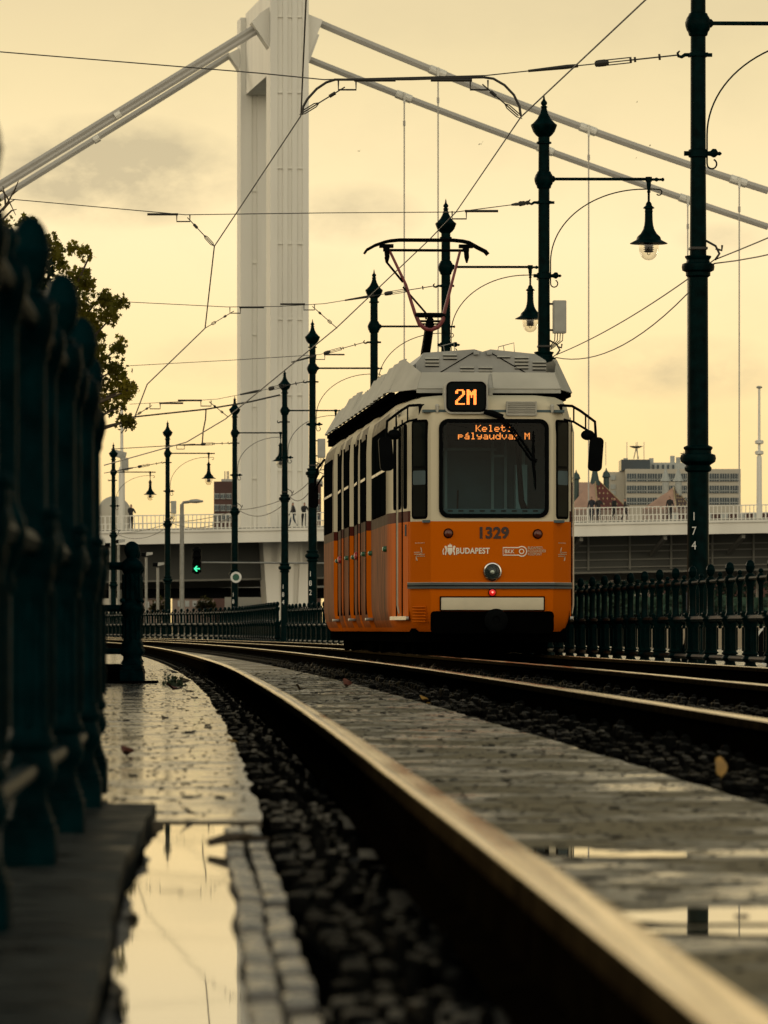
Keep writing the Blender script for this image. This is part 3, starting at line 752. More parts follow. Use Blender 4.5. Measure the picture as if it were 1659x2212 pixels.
for i, (px, pz_) in enumerate(polepos):
    o = post if i == 0 else dup(post)
    posts.append(o)
for i, o in enumerate(posts):
    x, yv = polexy[i]
    o.location = (x, yv, 0); o['label'] = plab[i]; o.rotation_euler = (0, 0, .06 if i < 5 else .1)
for i, s, h, sz in ((0, '174', 1.26, .135), (4, '182', 1.44, .2), (5, '184', 1.32, .2), (6, '186', 1.2, .2)):
    for k, ch in enumerate(s):
        t = text('number', ch, sz, 'white_num', posts[i], (-.062, -.131, hz(h + .02 - k * sz * 1.22)), (PI / 2, 0, -.28), 0.0, sx=.85)
for i, dz, sgn in ((1, 4.78, 1), (4, 4.78, 1), (7, 4.78, 1)):
    bxo = MB().box((.235, -.02, hz(dz)), (.20, .2, .50), None, .015).box((.235, -.125, hz(dz)), (.17, .01, .46), None, .004)
    bxo = bxo.build('control_box', 'grey_paint', posts[i])
    cb = MB()
    for k in range(4): cb.tube([(.17 + .04 * k, 0, hz(dz - .25)), (.165 + .04 * k, 0, hz(dz - .36)), (.10, 0, hz(dz - .44 - .02 * k))], .008, 5)
    cb.box((.06, 0, hz(dz + .2)), (.2, .03, .03)).box((.06, 0, hz(dz - .2)), (.2, .03, .03)); cb.build('box_cable', 'wire', bxo)
# slack cables slung between the posts at bracket height
def sag_line(a, b, sag, n=16):
    return [a.lerp(b, k / n) + Vector((0, 0, -sag * 4 * (k / n) * (1 - k / n))) for k in range(n + 1)]
cl = ['slack cable pair from the right edge to the post numbered 174', 'slack cable pair hanging between the control box post and the thick right post', 'slack cable pair between the pantograph post and the control box post',
      'slack cable pair between the third and fourth posts, mostly hidden by the tram', 'slack cable pair just behind the rear corner of the tram', 'slack cable pair in front of the pylon foot between posts 182 and 184', 'slack cable pair crossing the pylon foot between posts 184 and 186',
      'slack cable pair between post 186 and the post left of it', 'slack cable pair between the two farthest posts']
ends = [Vector((6.2, 40, hz(4.55)))] + [Vector((x + (.25 if False else .18), yv, hz(4.2))) for x, yv in polexy]
for i in range(9):
    a, b_ = ends[i], ends[i + 1]
    c = thing('cable', cl[i], 'cable', a, 0, 'slack cable pairs between lamp posts')
    w_ = .008 if i < 3 else .013
    MB().tube([p - a for p in sag_line(a, b_, .09)], w_, 5).build('strand', 'wire', c)
    MB().tube([p - a for p in sag_line(a + Vector((0, 0, -.05)), b_ + Vector((0, 0, -.04)), .36)], w_, 5).build('strand', 'wire', c)

# ---------------------------------------------------------------- overhead line
def wz(dx, dy, H=5.85):
    Z = H * FD / (HY - dy); return at(dx, dy, Z)
def smoothpts(P, n=6):
    out = []
    for a, b_ in zip(P, P[1:]): out += [a.lerp(b_, k / n) for k in range(n)]
    return out + [P[-1]]
A_pts = [Vector((-.55, 30, hz(5.9))), wz(661, 0), wz(650, 250), wz(463, 532), wz(443, 709), wz(318, 830), wz(292, 898), wz(262, 935)]
ca = thing('contact_wire', 'overhead contact wire zigzagging down past the left side of the pylon', 'overhead wire', A_pts[1], 0, 'contact wires over the tram tracks')
MB().tube([p - A_pts[1] for p in A_pts], [.0085, .0085, .0085, .010, .012, .015, .018, .02], 6).build('wire', 'wire', ca)
B_pts = [Vector((4.3, 30, hz(5.9))), wz(1394, 0), wz(1125, 253), at(985, 458, 76.5), at(926, 519, 80.3), wz(727, 708), wz(487, 905), wz(403, 955), wz(225, 1005)]
cb_ = thing('contact_wire', 'overhead contact wire running down to the tram pantograph from top right', 'overhead wire', B_pts[1], 0, 'contact wires over the tram tracks')
MB().tube([p - B_pts[1] for p in B_pts], [.0085, .0085, .0085, .0085, .0085, .012, .016, .018, .02], 6).build('wire', 'wire', cb_)

def insulator(parent, a, b_, s=1.0):
    """the chain of fittings on a span wire, from the post hook a towards b_"""
    d = (b_ - a).normalized(); m = MB()
    up = Vector((0, 0, 1))
    def P(t): return a + d * t
    m.tube([P(.0), P(.55)], .009 * s, 5)
    for t, r in ((.22, .035), (.5, .03), (.55, .035)):
        m.tube([P(t - .012), P(t + .012)], r * s, 8)
    for k in (-1, 1): m.tube([P(.55) + up * .03 * s * k, P(.95) + up * .03 * s * k], .007 * s, 5)
    m.build('turnbuckle', 'wire', parent)
    MB().tube([P(.80), P(.84), P(.92), P(.96)], [.024 * s, .04 * s, .04 * s, .024 * s], 8).build('insulator', 'wire', parent)
    MB().tube([P(1.15), P(1.28), P(1.72)], [.022 * s, .028 * s, .016 * s], 6).build('rod', 'wire', parent)
def clampbox(parent, p, d, s=1.0):
    """U shaped clamp with a dark bar where a pull-off leaves the span wire"""
    m = MB(); z = Vector((0, 0, 1)); d = d.normalized()
    m.tube([p - d * .10 * s, p - d * .10 * s - z * .11 * s, p + d * .10 * s - z * .11 * s, p + d * .10 * s], .012 * s, 6)
    m.tube([p + d * .08 * s, p + d * .55 * s], .02 * s, 6)
    m.build('clamp', 'wire', parent)
def pulloff(parent, a, b_, s=1.0):
    m = MB(); m.tube([a, b_], .008 * s, 5)
    c = a.lerp(b_, .62); d = (b_ - a).normalized(); n = d.cross(Vector((0, 1, 0))).normalized()
    m.tube([c, c + d * .05 + n * .022, c + d * .2 + n * .022, c + d * .26, c + d * .2 - n * .022, c + d * .05 - n * .022, c], .007 * s, 5)
    m.tube([a.lerp(b_, .3) - d * .04, a.lerp(b_, .3) + d * .04], .022 * s, 6)
    m.build('pull_off', 'wire', parent)
def span(label, i, via, end, clamps, insul=True, r=.007, pulls=()):
    x, yv = polexy[i]
    hook = Vector((x - .22, yv, hz(6.53)))
    s = thing('span_wire', label, 'span wire', hook, 0, 'span wires across the tram tracks')
    P = [hook] + via + [end]
    MB().tube([p - hook for p in P], r, 5).build('wire', 'wire', s)
    sc_ = 1.0 if i < 4 else 1.35
    if insul: insulator(s, Vector((0, 0, 0)), P[1] - hook, sc_)
    for c, dd in clamps: clampbox(s, c - hook, Vector((dd, 0, 0)), sc_)
    for a, b_ in pulls: pulloff(s, a - hook, b_ - hook, sc_)
    return s
Z = 62.5
s1 = span('span wire with the black curved bow frame, reaching the thick right post', 0, [at(1050, 163, Z), at(700, 172, Z), at(560, 158, Z)], at(-60, 107, Z), [])
hk = s1.location
MB().tube([p - hk for p in (at(722, 172, Z), at(795, 172, Z), at(890, 171, Z), at(985, 168, Z), at(1045, 167, Z))], .014, 8).build('bow_bar', 'wire', s1)
MB().tube([p - hk for p in (at(652, 248, Z), at(655, 230, Z), at(664, 214, Z), at(684, 192, Z), at(705, 178, Z), at(724, 172, Z))], .0145, 8).build('bow_arm', 'wire', s1)
MB().tube([p - hk for p in (at(1045, 167, Z), at(1066, 170, Z), at(1090, 184, Z), at(1110, 205, Z), at(1122, 230, Z), at(1125, 250, Z))], .0145, 8).build('bow_arm', 'wire', s1)
for (x0, x1) in ((742, 808), (1075, 1015)):
    clampbox(s1, at(x0 + (8 if x1 > x0 else -40), 173, Z) - hk, Vector((1 if x1 > x0 else -1, 0, 0)), 1.0)
pulloff(s1, at(745, 188, Z) - hk, at(655, 243, Z) - hk); pulloff(s1, at(1042, 182, Z) - hk, at(1120, 250, Z) - hk)
Z = 84.1
span('span wire meeting the control box post, passing in front of the pylon', 1, [at(985, 458, 77.5), at(700, 460, 83), at(400, 464, 84)], at(20, 430, 84), [(at(992, 456, 77.6), 1)], pulls=[(at(405, 470, 84), at(463, 532, 83.7))])
tmp = [o for o in bpy.data.objects if o.name.startswith('span_wire')][-1]
clampbox(tmp, at(396, 463, 84) - tmp.location, Vector((-1, 0, 0)))
Z = 104.5
span('span wire from the post behind the pantograph, low over the pylon', 2, [at(700, 656, Z), at(600, 662, Z), at(490, 663, Z)], at(250, 651, Z), [(at(508, 664, Z), 1), (at(668, 657, Z), -1)], pulls=[(at(505, 672, Z), at(443, 709, 106)), (at(675, 662, Z), at(728, 709, 106))])
Z = 125
span('span wire from the post over the tram roof end, sloping to the tree', 3, [at(690, 766, Z), at(500, 778, Z)], at(280, 790, Z), [(at(692, 766, Z), 1)])
Z = 145
span('span wire from the post numbered 182 to the tree tips', 4, [at(470, 862, Z), at(380, 868, Z)], at(280, 873, Z), [(at(335, 871, Z), 1), (at(445, 865, Z), -1)], pulls=[(at(328, 876, Z), at(292, 898, 146)), (at(452, 868, Z), at(492, 900, 147))])
Z = 192.6
span('faint span wire from the ring sign post to the near fence', 6, [at(380, 962, Z)], at(240, 970, Z), [(at(390, 961, Z), 1)], r=.014)
Z = 215
span('faint span wire from the post left of the signal arrow', 7, [at(290, 1010, Z)], at(225, 1022, Z), [], r=.015)
Z = 173
fc = thing('feeder_cable', 'thick dark feeder cable strung from the tree to the post numbered 184', 'cable', at(605, 853, Z))
MB().tube([p - fc.location for p in (at(605, 853, Z), at(540, 868, Z), at(445, 884, Z), at(350, 894, Z), at(250, 905, Z))], .028, 6).build('cable', 'wire', fc)
MB().tube([p - fc.location for p in (at(445, 884, Z), at(444, 905, Z), at(439, 930, Z), at(437, 957, Z))], .024, 6).build('drop_cable', 'wire', fc)

# ---------------------------------------------------------------- the tram
T = thing('tram', 'orange and cream tram with number 1329 and a lit 2M sign coming round the curve', 'tram', (1.295, 65.8, RAIL), .0615)
LP = [(-.70, 0), (-.735, .012), (-.765, .05), (-.945, .315), (-.975, .37), (-1.115, 1.75), (-1.13, 1.95), (-1.078, 6.30), (-1.135, 6.38), (-1.105, 8.35), (-1.13, 8.40), (-1.078, 10.30),
      (-1.135, 10.38), (-1.105, 12.45), (-1.13, 12.50), (-1.078, 14.50), (-1.135, 14.58), (-1.10, 18.1), (-.95, 19.5), (-.70, 19.9)]
PL = LP[::-1] + [(-x, y) for x, y in LP]            # rear left -> nose left -> nose right -> rear right
NI = len(LP) - 1                                    # index of nose left; NI+1 is nose right
LEV = [(.28, .10), (.33, .065), (.42, .03), (.56, .006), (.8, 0), (1.62, 0), (2.62, 0), (2.86, .012), (2.98, .045), (3.06, .10), (3.105, .19), (3.12, .3)]
def inset(p, d): return (p[0] * (1 - d / 1.1), 9.95 + (p[1] - 9.95) * (1 - d / 9.95))
b = MB(); rings = []
for z, d in LEV:
    rings.append([b.bm.verts.new((*inset(p, d), z)) for p in PL])
n = len(PL)
for li, (A, B) in enumerate(zip(rings, rings[1:])):
    for k in range(n):
        if k == NI and LEV[li][0] in (1.62, 2.62): continue
        b.bm.faces.new((A[k], A[(k + 1) % n], B[(k + 1) % n], B[k]))
b.bm.faces.new(rings[-1]); b.bm.faces.new(rings[0][::-1])
def rrect(x0, x1, z0, z1, r, n=5):
    out = []
    for cx, cz, a0 in ((x1 - r, z1 - r, 0), (x0 + r, z1 - r, PI / 2), (x0 + r, z0 + r, PI), (x1 - r, z0 + r, 1.5 * PI)):
        out += [(cx + r * math.cos(a0 + PI / 2 * k / n), cz + r * math.sin(a0 + PI / 2 * k / n)) for k in range(n + 1)]
    return out
WS = rrect(-.625, .665, 1.655, 2.81, .10)
wv = [b.bm.verts.new((x, .004 if z < 2.7 else .008, z)) for x, z in WS]
ed = [b.bm.edges.new((wv[k], wv[(k + 1) % len(wv)])) for k in range(len(wv))]
i5, i6, i7 = 5, 6, 7
for p, q in ((rings[i5][NI], rings[i5][NI + 1]), (rings[i5][NI + 1], rings[i6][NI + 1]), (rings[i6][NI + 1], rings[i7][NI + 1]), (rings[i7][NI + 1], rings[i7][NI]), (rings[i7][NI], rings[i6][NI]), (rings[i6][NI], rings[i5][NI])):
    e = b.bm.edges.get((p, q)) or b.bm.edges.new((p, q)); ed.append(e)
bmesh.ops.triangle_fill(b.bm, use_beauty=True, edges=ed)
body = b.build('body', 'paint', T, angle=32)
# windscreen: rubber surround, glass pane and the cab behind it
def ringframe(outer, inner, y0, y1):
    m = MB(); n = len(outer)
    vs = [[m.bm.verts.new((x, y, z)) for x, z in loop] for y, loop in ((y1, outer), (y0, outer), (y0, inner), (y1, inner))]
    for A, B in zip(vs, vs[1:]):
        for k in range(n): m.bm.faces.new((A[k], A[(k + 1) % n], B[(k + 1) % n], B[k]))
    return m
ws = MB().face([(x, -.004, z) for x, z in rrect(-.60, .64, 1.68, 2.785, .085)]).build('windscreen', 'windscreen', T)
ringframe(rrect(-.64, .68, 1.64, 2.825, .112), rrect(-.592, .632, 1.688, 2.777, .078), -.02, .01).build('rubber_frame', 'black', ws)
cabm = MB()
cabm.box((.02, 1.25, 2.2), (1.9, .03, 1.5)).box((.02, .62, 1.60), (1.7, 1.2, .03)).box((.02, .62, 2.92), (1.7, 1.2, .03))
cabm.box((.02, .20, 1.69), (1.36, .3, .12), None, .02)
cabm.build('cab_interior', 'cab', T)
cl_ = MB()
for x in (-.52, -.47, .10, .26, .48): cl_.box((x, 1.2, 2.2), (.035, .03, 1.2))
cl_.box((.18, 1.21, 2.42), (.2, .02, .03)); cl_.box((-.2, 1.21, 2.5), (.7, .02, .03)); cl_.box((.42, .9, 2.0), (.14, .2, .6)); cl_.build('cab_partition', 'cab_light', T)
m = MB()
for k in range(9): m.box((-.5 + .128 * k, .046, 1.725), (.06, .012, .018), None, .004)
m.tube([(-.38, .5, 1.75), (-.38, .42, 1.98)], .012, 6).build('dash_slots', 'black', T)
# LED signs as rows of dots
F5 = {'K': '10001 10010 10100 11000 10100 10010 10001', 'e': '00000 00000 01110 10001 11111 10000 01110', 'l': '01100 00100 00100 00100 00100 00100 01110', 't': '01000 01000 11110 01000 01000 01001 00110',
      'i': '00100 00000 01100 00100 00100 00100 01110', 'p': '00000 00000 11110 10001 11110 10000 10000', 'a': '00000 00000 01110 00001 01111 10001 01111', '\u00e1': '00010 00100 01110 00001 01111 10001 01111', 'y': '00000 00000 10001 10001 01111 00001 01110',
      'u': '00000 00000 10001 10001 10001 10011 01101', 'd': '00001 00001 01101 10011 10001 10001 01111', 'v': '00000 00000 10001 10001 10001 01010 00100', 'r': '00000 00000 10110 11001 10000 10000 10000', 'M': '10001 11011 10101 10101 10001 10001 10001', ' ': ' '.join(['000'] * 7)}
def dots(lines, cx, ztop, px, pz, y, rowgap):
    m = MB(); z = ztop
    for ln in lines:
        gl = [F5[c].split() for c in ln]; W = sum(len(g[0]) + 1 for g in gl) - 1
        x = cx - W * px / 2
        for g in gl:
            for r, row in enumerate(g):
                for c, v in enumerate(row):
                    if v == '1': m.box((x + (c + .5) * px, y, z - (r + .5) * pz), (px * .92, .006, pz * .80))
            x += (len(g[0]) + 1) * px
        z -= 7 * pz + rowgap
    return m
disp = MB().box((.02, .10, 2.665), (1.1, .05, .20), None, .01).build('route_display', 'black', T)
dots(['Keleti', 'p\u00e1lyaudvar M'], .025, 2.755, .0125, .0115, .068, .012).build('led_text', 'led', disp)
sign = MB().prism([(x, -.055, z) for x, z in rrect(-.555, -.075, 2.905, 3.27, .07)], (0, .40, 0)).build('destination_sign', 'black', T, angle=30)
ringframe(rrect(-.575, -.055, 2.885, 3.285, .085), rrect(-.545, -.085, 2.915, 3.262, .065), -.045, .30).build('sign_housing', 'fairing', sign)
MB().face([(x, -.058, z) for x, z in rrect(-.535, -.095, 2.925, 3.25, .055)]).build('sign_glass', 'dark_glass', sign)
G2 = '0111110 1100011 1100011 0000011 0000110 0001100 0011000 0110000 1100000 1100000 1111111'.split()
GM = '1100011 1110111 1111111 1111111 1101011 1101011 1100011 1100011 1100011 1100011 1100011'.split()
for gi, g in enumerate((G2, GM)):
    m = MB()
    for r, row in enumerate(g):
        for c, v in enumerate(row):
            if v == '1': m.box((-.44 + gi * .137 + c * .0165, -.062, 3.165 - r * .0165), (.0145, .006, .0145))
    m.build('led_character', 'led', sign)
# lamps
h = MB().lathe([(.085, .02), (.112, 0), (.115, -.02), (.108, -.035), (.094, -.04), (.092, -.015), (.091, .006)], (0.0, 0, .996), 28, 'y').build('headlight', 'chrome', T)
MB().lathe([(.09, -.01), (.088, -.03), (.06, -.042), (.001, -.048)], (0, 0, .996), 24, 'y').build('lens', 'lens', h)
MB().lathe([(.09, .0), (.05, -.006), (.02, -.02), (.001, -.024)], (0, 0, .996), 20, 'y').build('reflector', 'reflector', h)
MB().lathe([(.03, -.022), (.026, -.028), (.001, -.030)], (0, 0, .99), 14, 'y').build('bulb_cap', 'chrome', h)
for x, z in ((-.527, 1.455), (.545, 1.448)):
    l_ = MB().lathe([(.058, .01), (.060, -.008), (.052, -.014), (.05, -.02)], (x, 0, z), 20, 'y').build('marker_lamp', 'black', T)
    MB().lathe([(.05, -.012), (.046, -.03), (.03, -.042), (.001, -.046)], (x, 0, z), 20, 'y').build('lens', 'amber', l_)
tl = MB().lathe([(.05, .01), (.05, -.012), (.044, -.02)], (.0, 0, .747), 18, 'y').build('tail_lamp', 'black', T)
MB().lathe([(.042, -.012), (.038, -.03), (.02, -.038), (.001, -.04)], (0, 0, .747), 16, 'y').build('lens', 'red_lens', tl)
MB().ball((0, -.043, .750), .011).build('bulb', 'red_bulb', tl)
# bumper, trim and coupler
MB().box((.0, -.015, .613), (1.23, .05, .148), None, .012).build('bumper_plate', 'cream_plate', T)
MB().box((.0, -.004, .617), (1.262, .03, .172), None, .006).build('bumper_shadow_gap', 'black', T)
MB().prism([(x, -.006, z) for x, z in rrect(-.74, .74, .26, .525, .05)], (0, .02, 0)).build('coupler_recess', 'black_matt', T)
cp = MB().lathe([(.06, .05), (.06, -.05), (.138, -.06), (.14, -.085), (.125, -.095), (.05, -.09), (.045, -.07)], (.04, 0, .415), 26, 'y').build('coupler', 'black', T)
def band(name, z0, z1, pts, out, mname, parent=T):
    m = MB(); ps = [(Vector((x, y, 0))) for x, y in pts]
    vs = []
    for i, p in enumerate(ps):
        t = (ps[min(i + 1, len(ps) - 1)] - ps[max(i - 1, 0)]).normalized(); nrm = Vector((t.y, -t.x, 0))
        vs.append((p + nrm * .002, p + nrm * out))
    R = [[m.bm.verts.new((a.x, a.y, z0)), m.bm.verts.new((o.x, o.y, z0)), m.bm.verts.new((o.x, o.y, z1)), m.bm.verts.new((a.x, a.y, z1))] for a, o in vs]
    for A, B in zip(R, R[1:]):
        for k in range(4): m.bm.faces.new((A[k], A[(k + 1) % 4], B[(k + 1) % 4], B[k]))
    m.bm.faces.new(R[0]); m.bm.faces.new(R[-1][::-1])
    return m.build(name, mname, parent, angle=30)
front = [(-.97, .36), (-.945, .315), (-.765, .05), (-.735, .012), (-.70, 0), (.70, 0), (.735, .012), (.765, .05), (.945, .315), (.97, .36)]
tr = band('bumper_trim', .795, .862, front, .03, 'trim')
band('trim_edge', .862, .870, front, .031, 'alu', tr)
band('trim_groove', .822, .835, front, .034, 'black', tr)
# vents and small fittings on the cab front
vg = MB().box((.35, -.0, 2.95), (.37, .02, .165), None, .006)
vg = vg.build('vent_grille', 'black', T)
m = MB()
for k in range(7): m.box((.35, -.012, 2.888 + k * .021), (.34, .02, .011), Matrix.Rotation(.5, 3, 'X'))
m.box((.175, -.012, 2.95), (.014, .02, .165)).box((.525, -.012, 2.95), (.014, .02, .165)).box((.35, -.012, 3.028), (.36, .02, .012)).box((.35, -.012, 2.872), (.36, .02, .012)); m.build('slats', 'fairing', vg)
for x in (-.66, .72): MB().lathe([(.012, 2.9), (.02, 2.93), (.026, 2.985), (.014, 3.0)], (x, .0, 0), 8).build('lamp_bracket', 'fairing', T)
MB().lathe([(.03, 3.12), (.03, 3.17), (.05, 3.20), (.05, 3.215), (.036, 3.22), (.022, 3.37), (.01, 3.38)], (.0, .30, 0), 12).build('aerial', 'grey_paint', T)
wp = MB().tube([(-.10, -.05, 2.91), (.0, -.07, 2.885), (.12, -.07, 2.84)], [.03, .04, .036], 8).tube([(.07, -.06, 2.87), (.22, -.05, 2.68), (.36, -.045, 2.48), (.47, -.04, 2.33)], .013, 6).tube([(.10, -.06, 2.86), (.27, -.05, 2.68), (.41, -.045, 2.48), (.51, -.04, 2.34)], .013, 6).tube([(-.09, -.06, 2.92), (-.07, -.06, 2.90)], .02, 8)
wp = wp.build('wiper', 'black', T)
MB().tube([(.495, -.035, 2.68), (.49, -.035, 2.33), (.52, -.035, 1.98)], [.01, .022, .008], 6).tube([(.46, -.036, 2.35), (.53, -.036, 2.32)], .025, 6).build('wiper_blade', 'black', wp)
MB().tube([(.30, .10, 2.78), (.33, .10, 2.3), (.36, .12, 1.85), (.42, .14, 1.70)], [.03, .03, .035, .045], 8).build('sun_blind_post', 'black', T)
# corner windows, tapered doors and step plates
def lerp2(a, b_, t): return (a[0] + (b_[0] - a[0]) * t, a[1] + (b_[1] - a[1]) * t)
def panel(p, q, t0, t1, z0, z1, out, r=.05):
    """rounded panel lying on the wall from plan point p to q"""
    d = Vector((q[0] - p[0], q[1] - p[1], 0)); L = d.length; d.normalize()
    nr = Vector((d.y, -d.x, 0)); mid = Vector((0, 10, 0))
    if nr.dot(Vector((p[0], p[1], 0)) - mid) < 0: nr = -nr
    s0, s1 = L * t0, L * t1
    return [Vector((p[0], p[1], 0)) + d * s + nr * out + Vector((0, 0, z)) for s, z in rrect(s0, s1, z0, z1, min(r, (s1 - s0) * .45))], nr
def pane(name, p, q, t0, t1, z0, z1, glass='dark_glass', frame=True, r=.05, parent=T, fw=.03):
    pts, nr = panel(p, q, t0, t1, z0, z1, .008, r)
    f = MB().prism(pts, -nr * .02).build(name, 'side_rubber', parent, angle=30)
    L = math.hypot(q[0] - p[0], q[1] - p[1])
    e = fw / L
    pts, nr = panel(p, q, t0 + e, t1 - e, z0 + fw, z1 - fw, .0105, max(.01, r - fw))
    MB().face(pts).build('pane', glass, f)
    return f
for s in (-1, 1):
    p, q = (.765 * s, .05), (.945 * s, .315)
    f = pane('corner_window', p, q, .03, .97, 1.63, 2.82)
    pts, nr = panel(p, q, .06, .94, 2.235, 2.265, .013, .004); MB().prism(pts, -nr * .01).build('bar', 'black', f)
    pts, nr = panel(p, q, .12, .88, 2.04, 2.21, .0115, .02); MB().face(pts).build('lower_patch', 'cab', f)  # plain grey patch low on the corner pane
    # tapered front door with three narrow panes, rubber seams and a handrail
    q, p = (.975 * s, .37), (1.115 * s, 1.75)
    pts, nr = panel(p, q, .12, .98, .45, 2.86, .004, .02)
    d = MB().prism(pts, -nr * .012).build('front_door', 'paint', T, angle=30)
    for a, c in ((.20, .37), (.42, .62), (.73, .93)): pane('door_window', p, q, a, c, 1.76, 2.78, 'side_glass', parent=d, r=.06)
    if s < 0:
        pts, nr = panel(p, q, .30, .46, 2.90, 2.985, .006, .02); bk_ = MB().prism(pts, -nr * .004).build('badge', 'board', T)
        pts, nr = panel(p, q, .50, .66, 2.955, 2.965, .006, .004); MB().prism(pts, -nr * .004).build('lettering', 'board', bk_)
        pts, nr = panel(p, q, .50, .62, 2.92, 2.93, .006, .004); MB().prism(pts, -nr * .004).build('lettering', 'board', bk_)
    for a in (.385, .685):
        pts, nr = panel(p, q, a - .014, a + .014, .46, 2.84, .014, .004); MB().prism(pts, -nr * .012).build('door_seal', 'side_rubber', d)
    hx, hy = lerp2(p, q, .53)
    MB().tube([Vector((hx, hy, z)) + nr * (.03 + (0 if .5 < z < 2.8 else -.02)) for z in (.50, .60, 1.2, 1.9, 2.7, 2.8)], .011, 8).build('handrail', 'cream_plate', d)
    pts, nr = panel(p, q, .12, .98, .42, .465, .032, .01); MB().prism(pts, -nr * .034).build('door_step', 'alu', d)
    # side windows and doors
    SX = lambda pt: (pt[0] * -s, pt[1])
    seg = [(LP[i], LP[i + 1]) for i in range(len(LP) - 1)]
    def side(i): a, c = seg[i]; return (abs(a[0]) * s, a[1]), (abs(c[0]) * s, c[1])
    for i, t0, t1, k in ((6, .10, .93, 3), (8, .08, .80, 1), (10, .08, .80, 1), (12, .08, .80, 1), (14, .08, .80, 1), (16, .12, .96, 3)):
        p2, q2 = side(i)
        wdt = (t1 - t0) / k
        for j in range(k):
            a, c = t0 + wdt * j + .008, t0 + wdt * (j + 1) - .008
            f = pane('side_window', p2, q2, a, c, 1.73, 2.80, 'side_glass', fw=.035)
            pts, nr = panel(p2, q2, a, c, 2.265, 2.30, .014, .004); MB().prism(pts, -nr * .012).build('bar', 'alu', f)
        if k == 1:
            for a in (.015, .90):
                pts, nr = panel(p2, q2, a, a + .022, .50, 2.86, .010, .004); MB().prism(pts, -nr * .02).build('door_seal', 'side_rubber', T)
    for i in (7, 11, 15):
        (x0, y0), (x1, y1) = side(i)
        MB().box(((x0 + x1) / 2, y0 - .01, .44), (.10, .14, .035), None, .008).build('door_step', 'alu', T)
    if s < 0:
        for yv, c, rr_ in ((8.55, 'lever_red', .055), (12.8, 'lever_red', .055), (6.1, 'lever_green', .032), (6.9, 'lever_green', .032), (10.05, 'lever_green', .032), (10.9, 'lever_green', .032), (14.2, 'lever_green', .032), (2.3, 'lever_green', .036)):
            pp_ = [pt for pt in LP if pt[1] <= yv][-1]; qq_ = [pt for pt in LP if pt[1] > yv][0]
            tx = pp_[0] + (qq_[0] - pp_[0]) * (yv - pp_[1]) / (qq_[1] - pp_[1])
            MB().lathe([(rr_, .02), (rr_, -.02), (rr_ * .8, -.045), (.001, -.055)], (tx, yv, 1.30), 14, 'x').build('side_lamp' if 'red' in c else 'door_button', c, T)
    band('side_moulding', .80, .845, [(LP[i][0] if s < 0 else -LP[i][0], LP[i][1]) for i in range(6, 18)] if s < 0 else [(-LP[i][0], LP[i][1]) for i in range(17, 5, -1)], .014, 'galv')
# mirrors on their tubular brackets
def mirror(side, y, sgn_y=1):
    a = (.86 * side, y, 3.0)
    m = MB()
    m.box((.82 * side, y - .02 * sgn_y, 2.91), (.09, .10, .20))
    m.tube([(.84 * side, y - .03, 3.0), (.98 * side, y - .08, 2.99), (1.08 * side, y - .10, 2.93), (1.25 * side, y - .14, 2.80), (1.262 * side, y - .14, 2.60)], .017, 8)
    m.tube([(.84 * side, y - .03, 2.84), (1.0 * side, y - .08, 2.80), (1.16 * side, y - .11, 2.70), (1.255 * side, y - .14, 2.60)], .014, 8)
    m.tube([(1.0 * side, y - .08, 2.985), (1.0 * side, y - .08, 2.81)], .011, 6).tube([(1.14 * side, y - .11, 2.885), (1.14 * side, y - .11, 2.72)], .011, 6)
    br = m.build('mirror', 'black', T)
    pts = [(x, y - .16, z) for x, z in rrect(-.082, .082, -.205, .205, .055)]
    mb = MB().prism(pts, (0, .09, 0)); o = mb.build('mirror_head', 'black', br, angle=30); o.location = (1.262 * side, 0, 2.41); o.rotation_euler = (0, -.07 * side * -1, 0)
    MB().ball((1.165 * side, y - .12, 2.64), .085, (1, .8, .75)).build('round_mirror', 'black', br)
mirror(-1, .30); mirror(1, .30)
rm = MB().tube([(-1.08, 18.3, 2.9), (-1.17, 18.5, 2.78), (-1.225, 18.6, 2.5)], .02, 6).tube([(-1.1, 18.3, 2.65), (-1.22, 18.6, 2.45)], .016, 6).build('mirror', 'black', T)
o = MB().prism([(x, 18.62, z) for x, z in rrect(-.075, .075, -.19, .19, .05)], (0, .09, 0)).build('mirror_head', 'black', rm, angle=30); o.location = (-1.235, 0, 2.36)
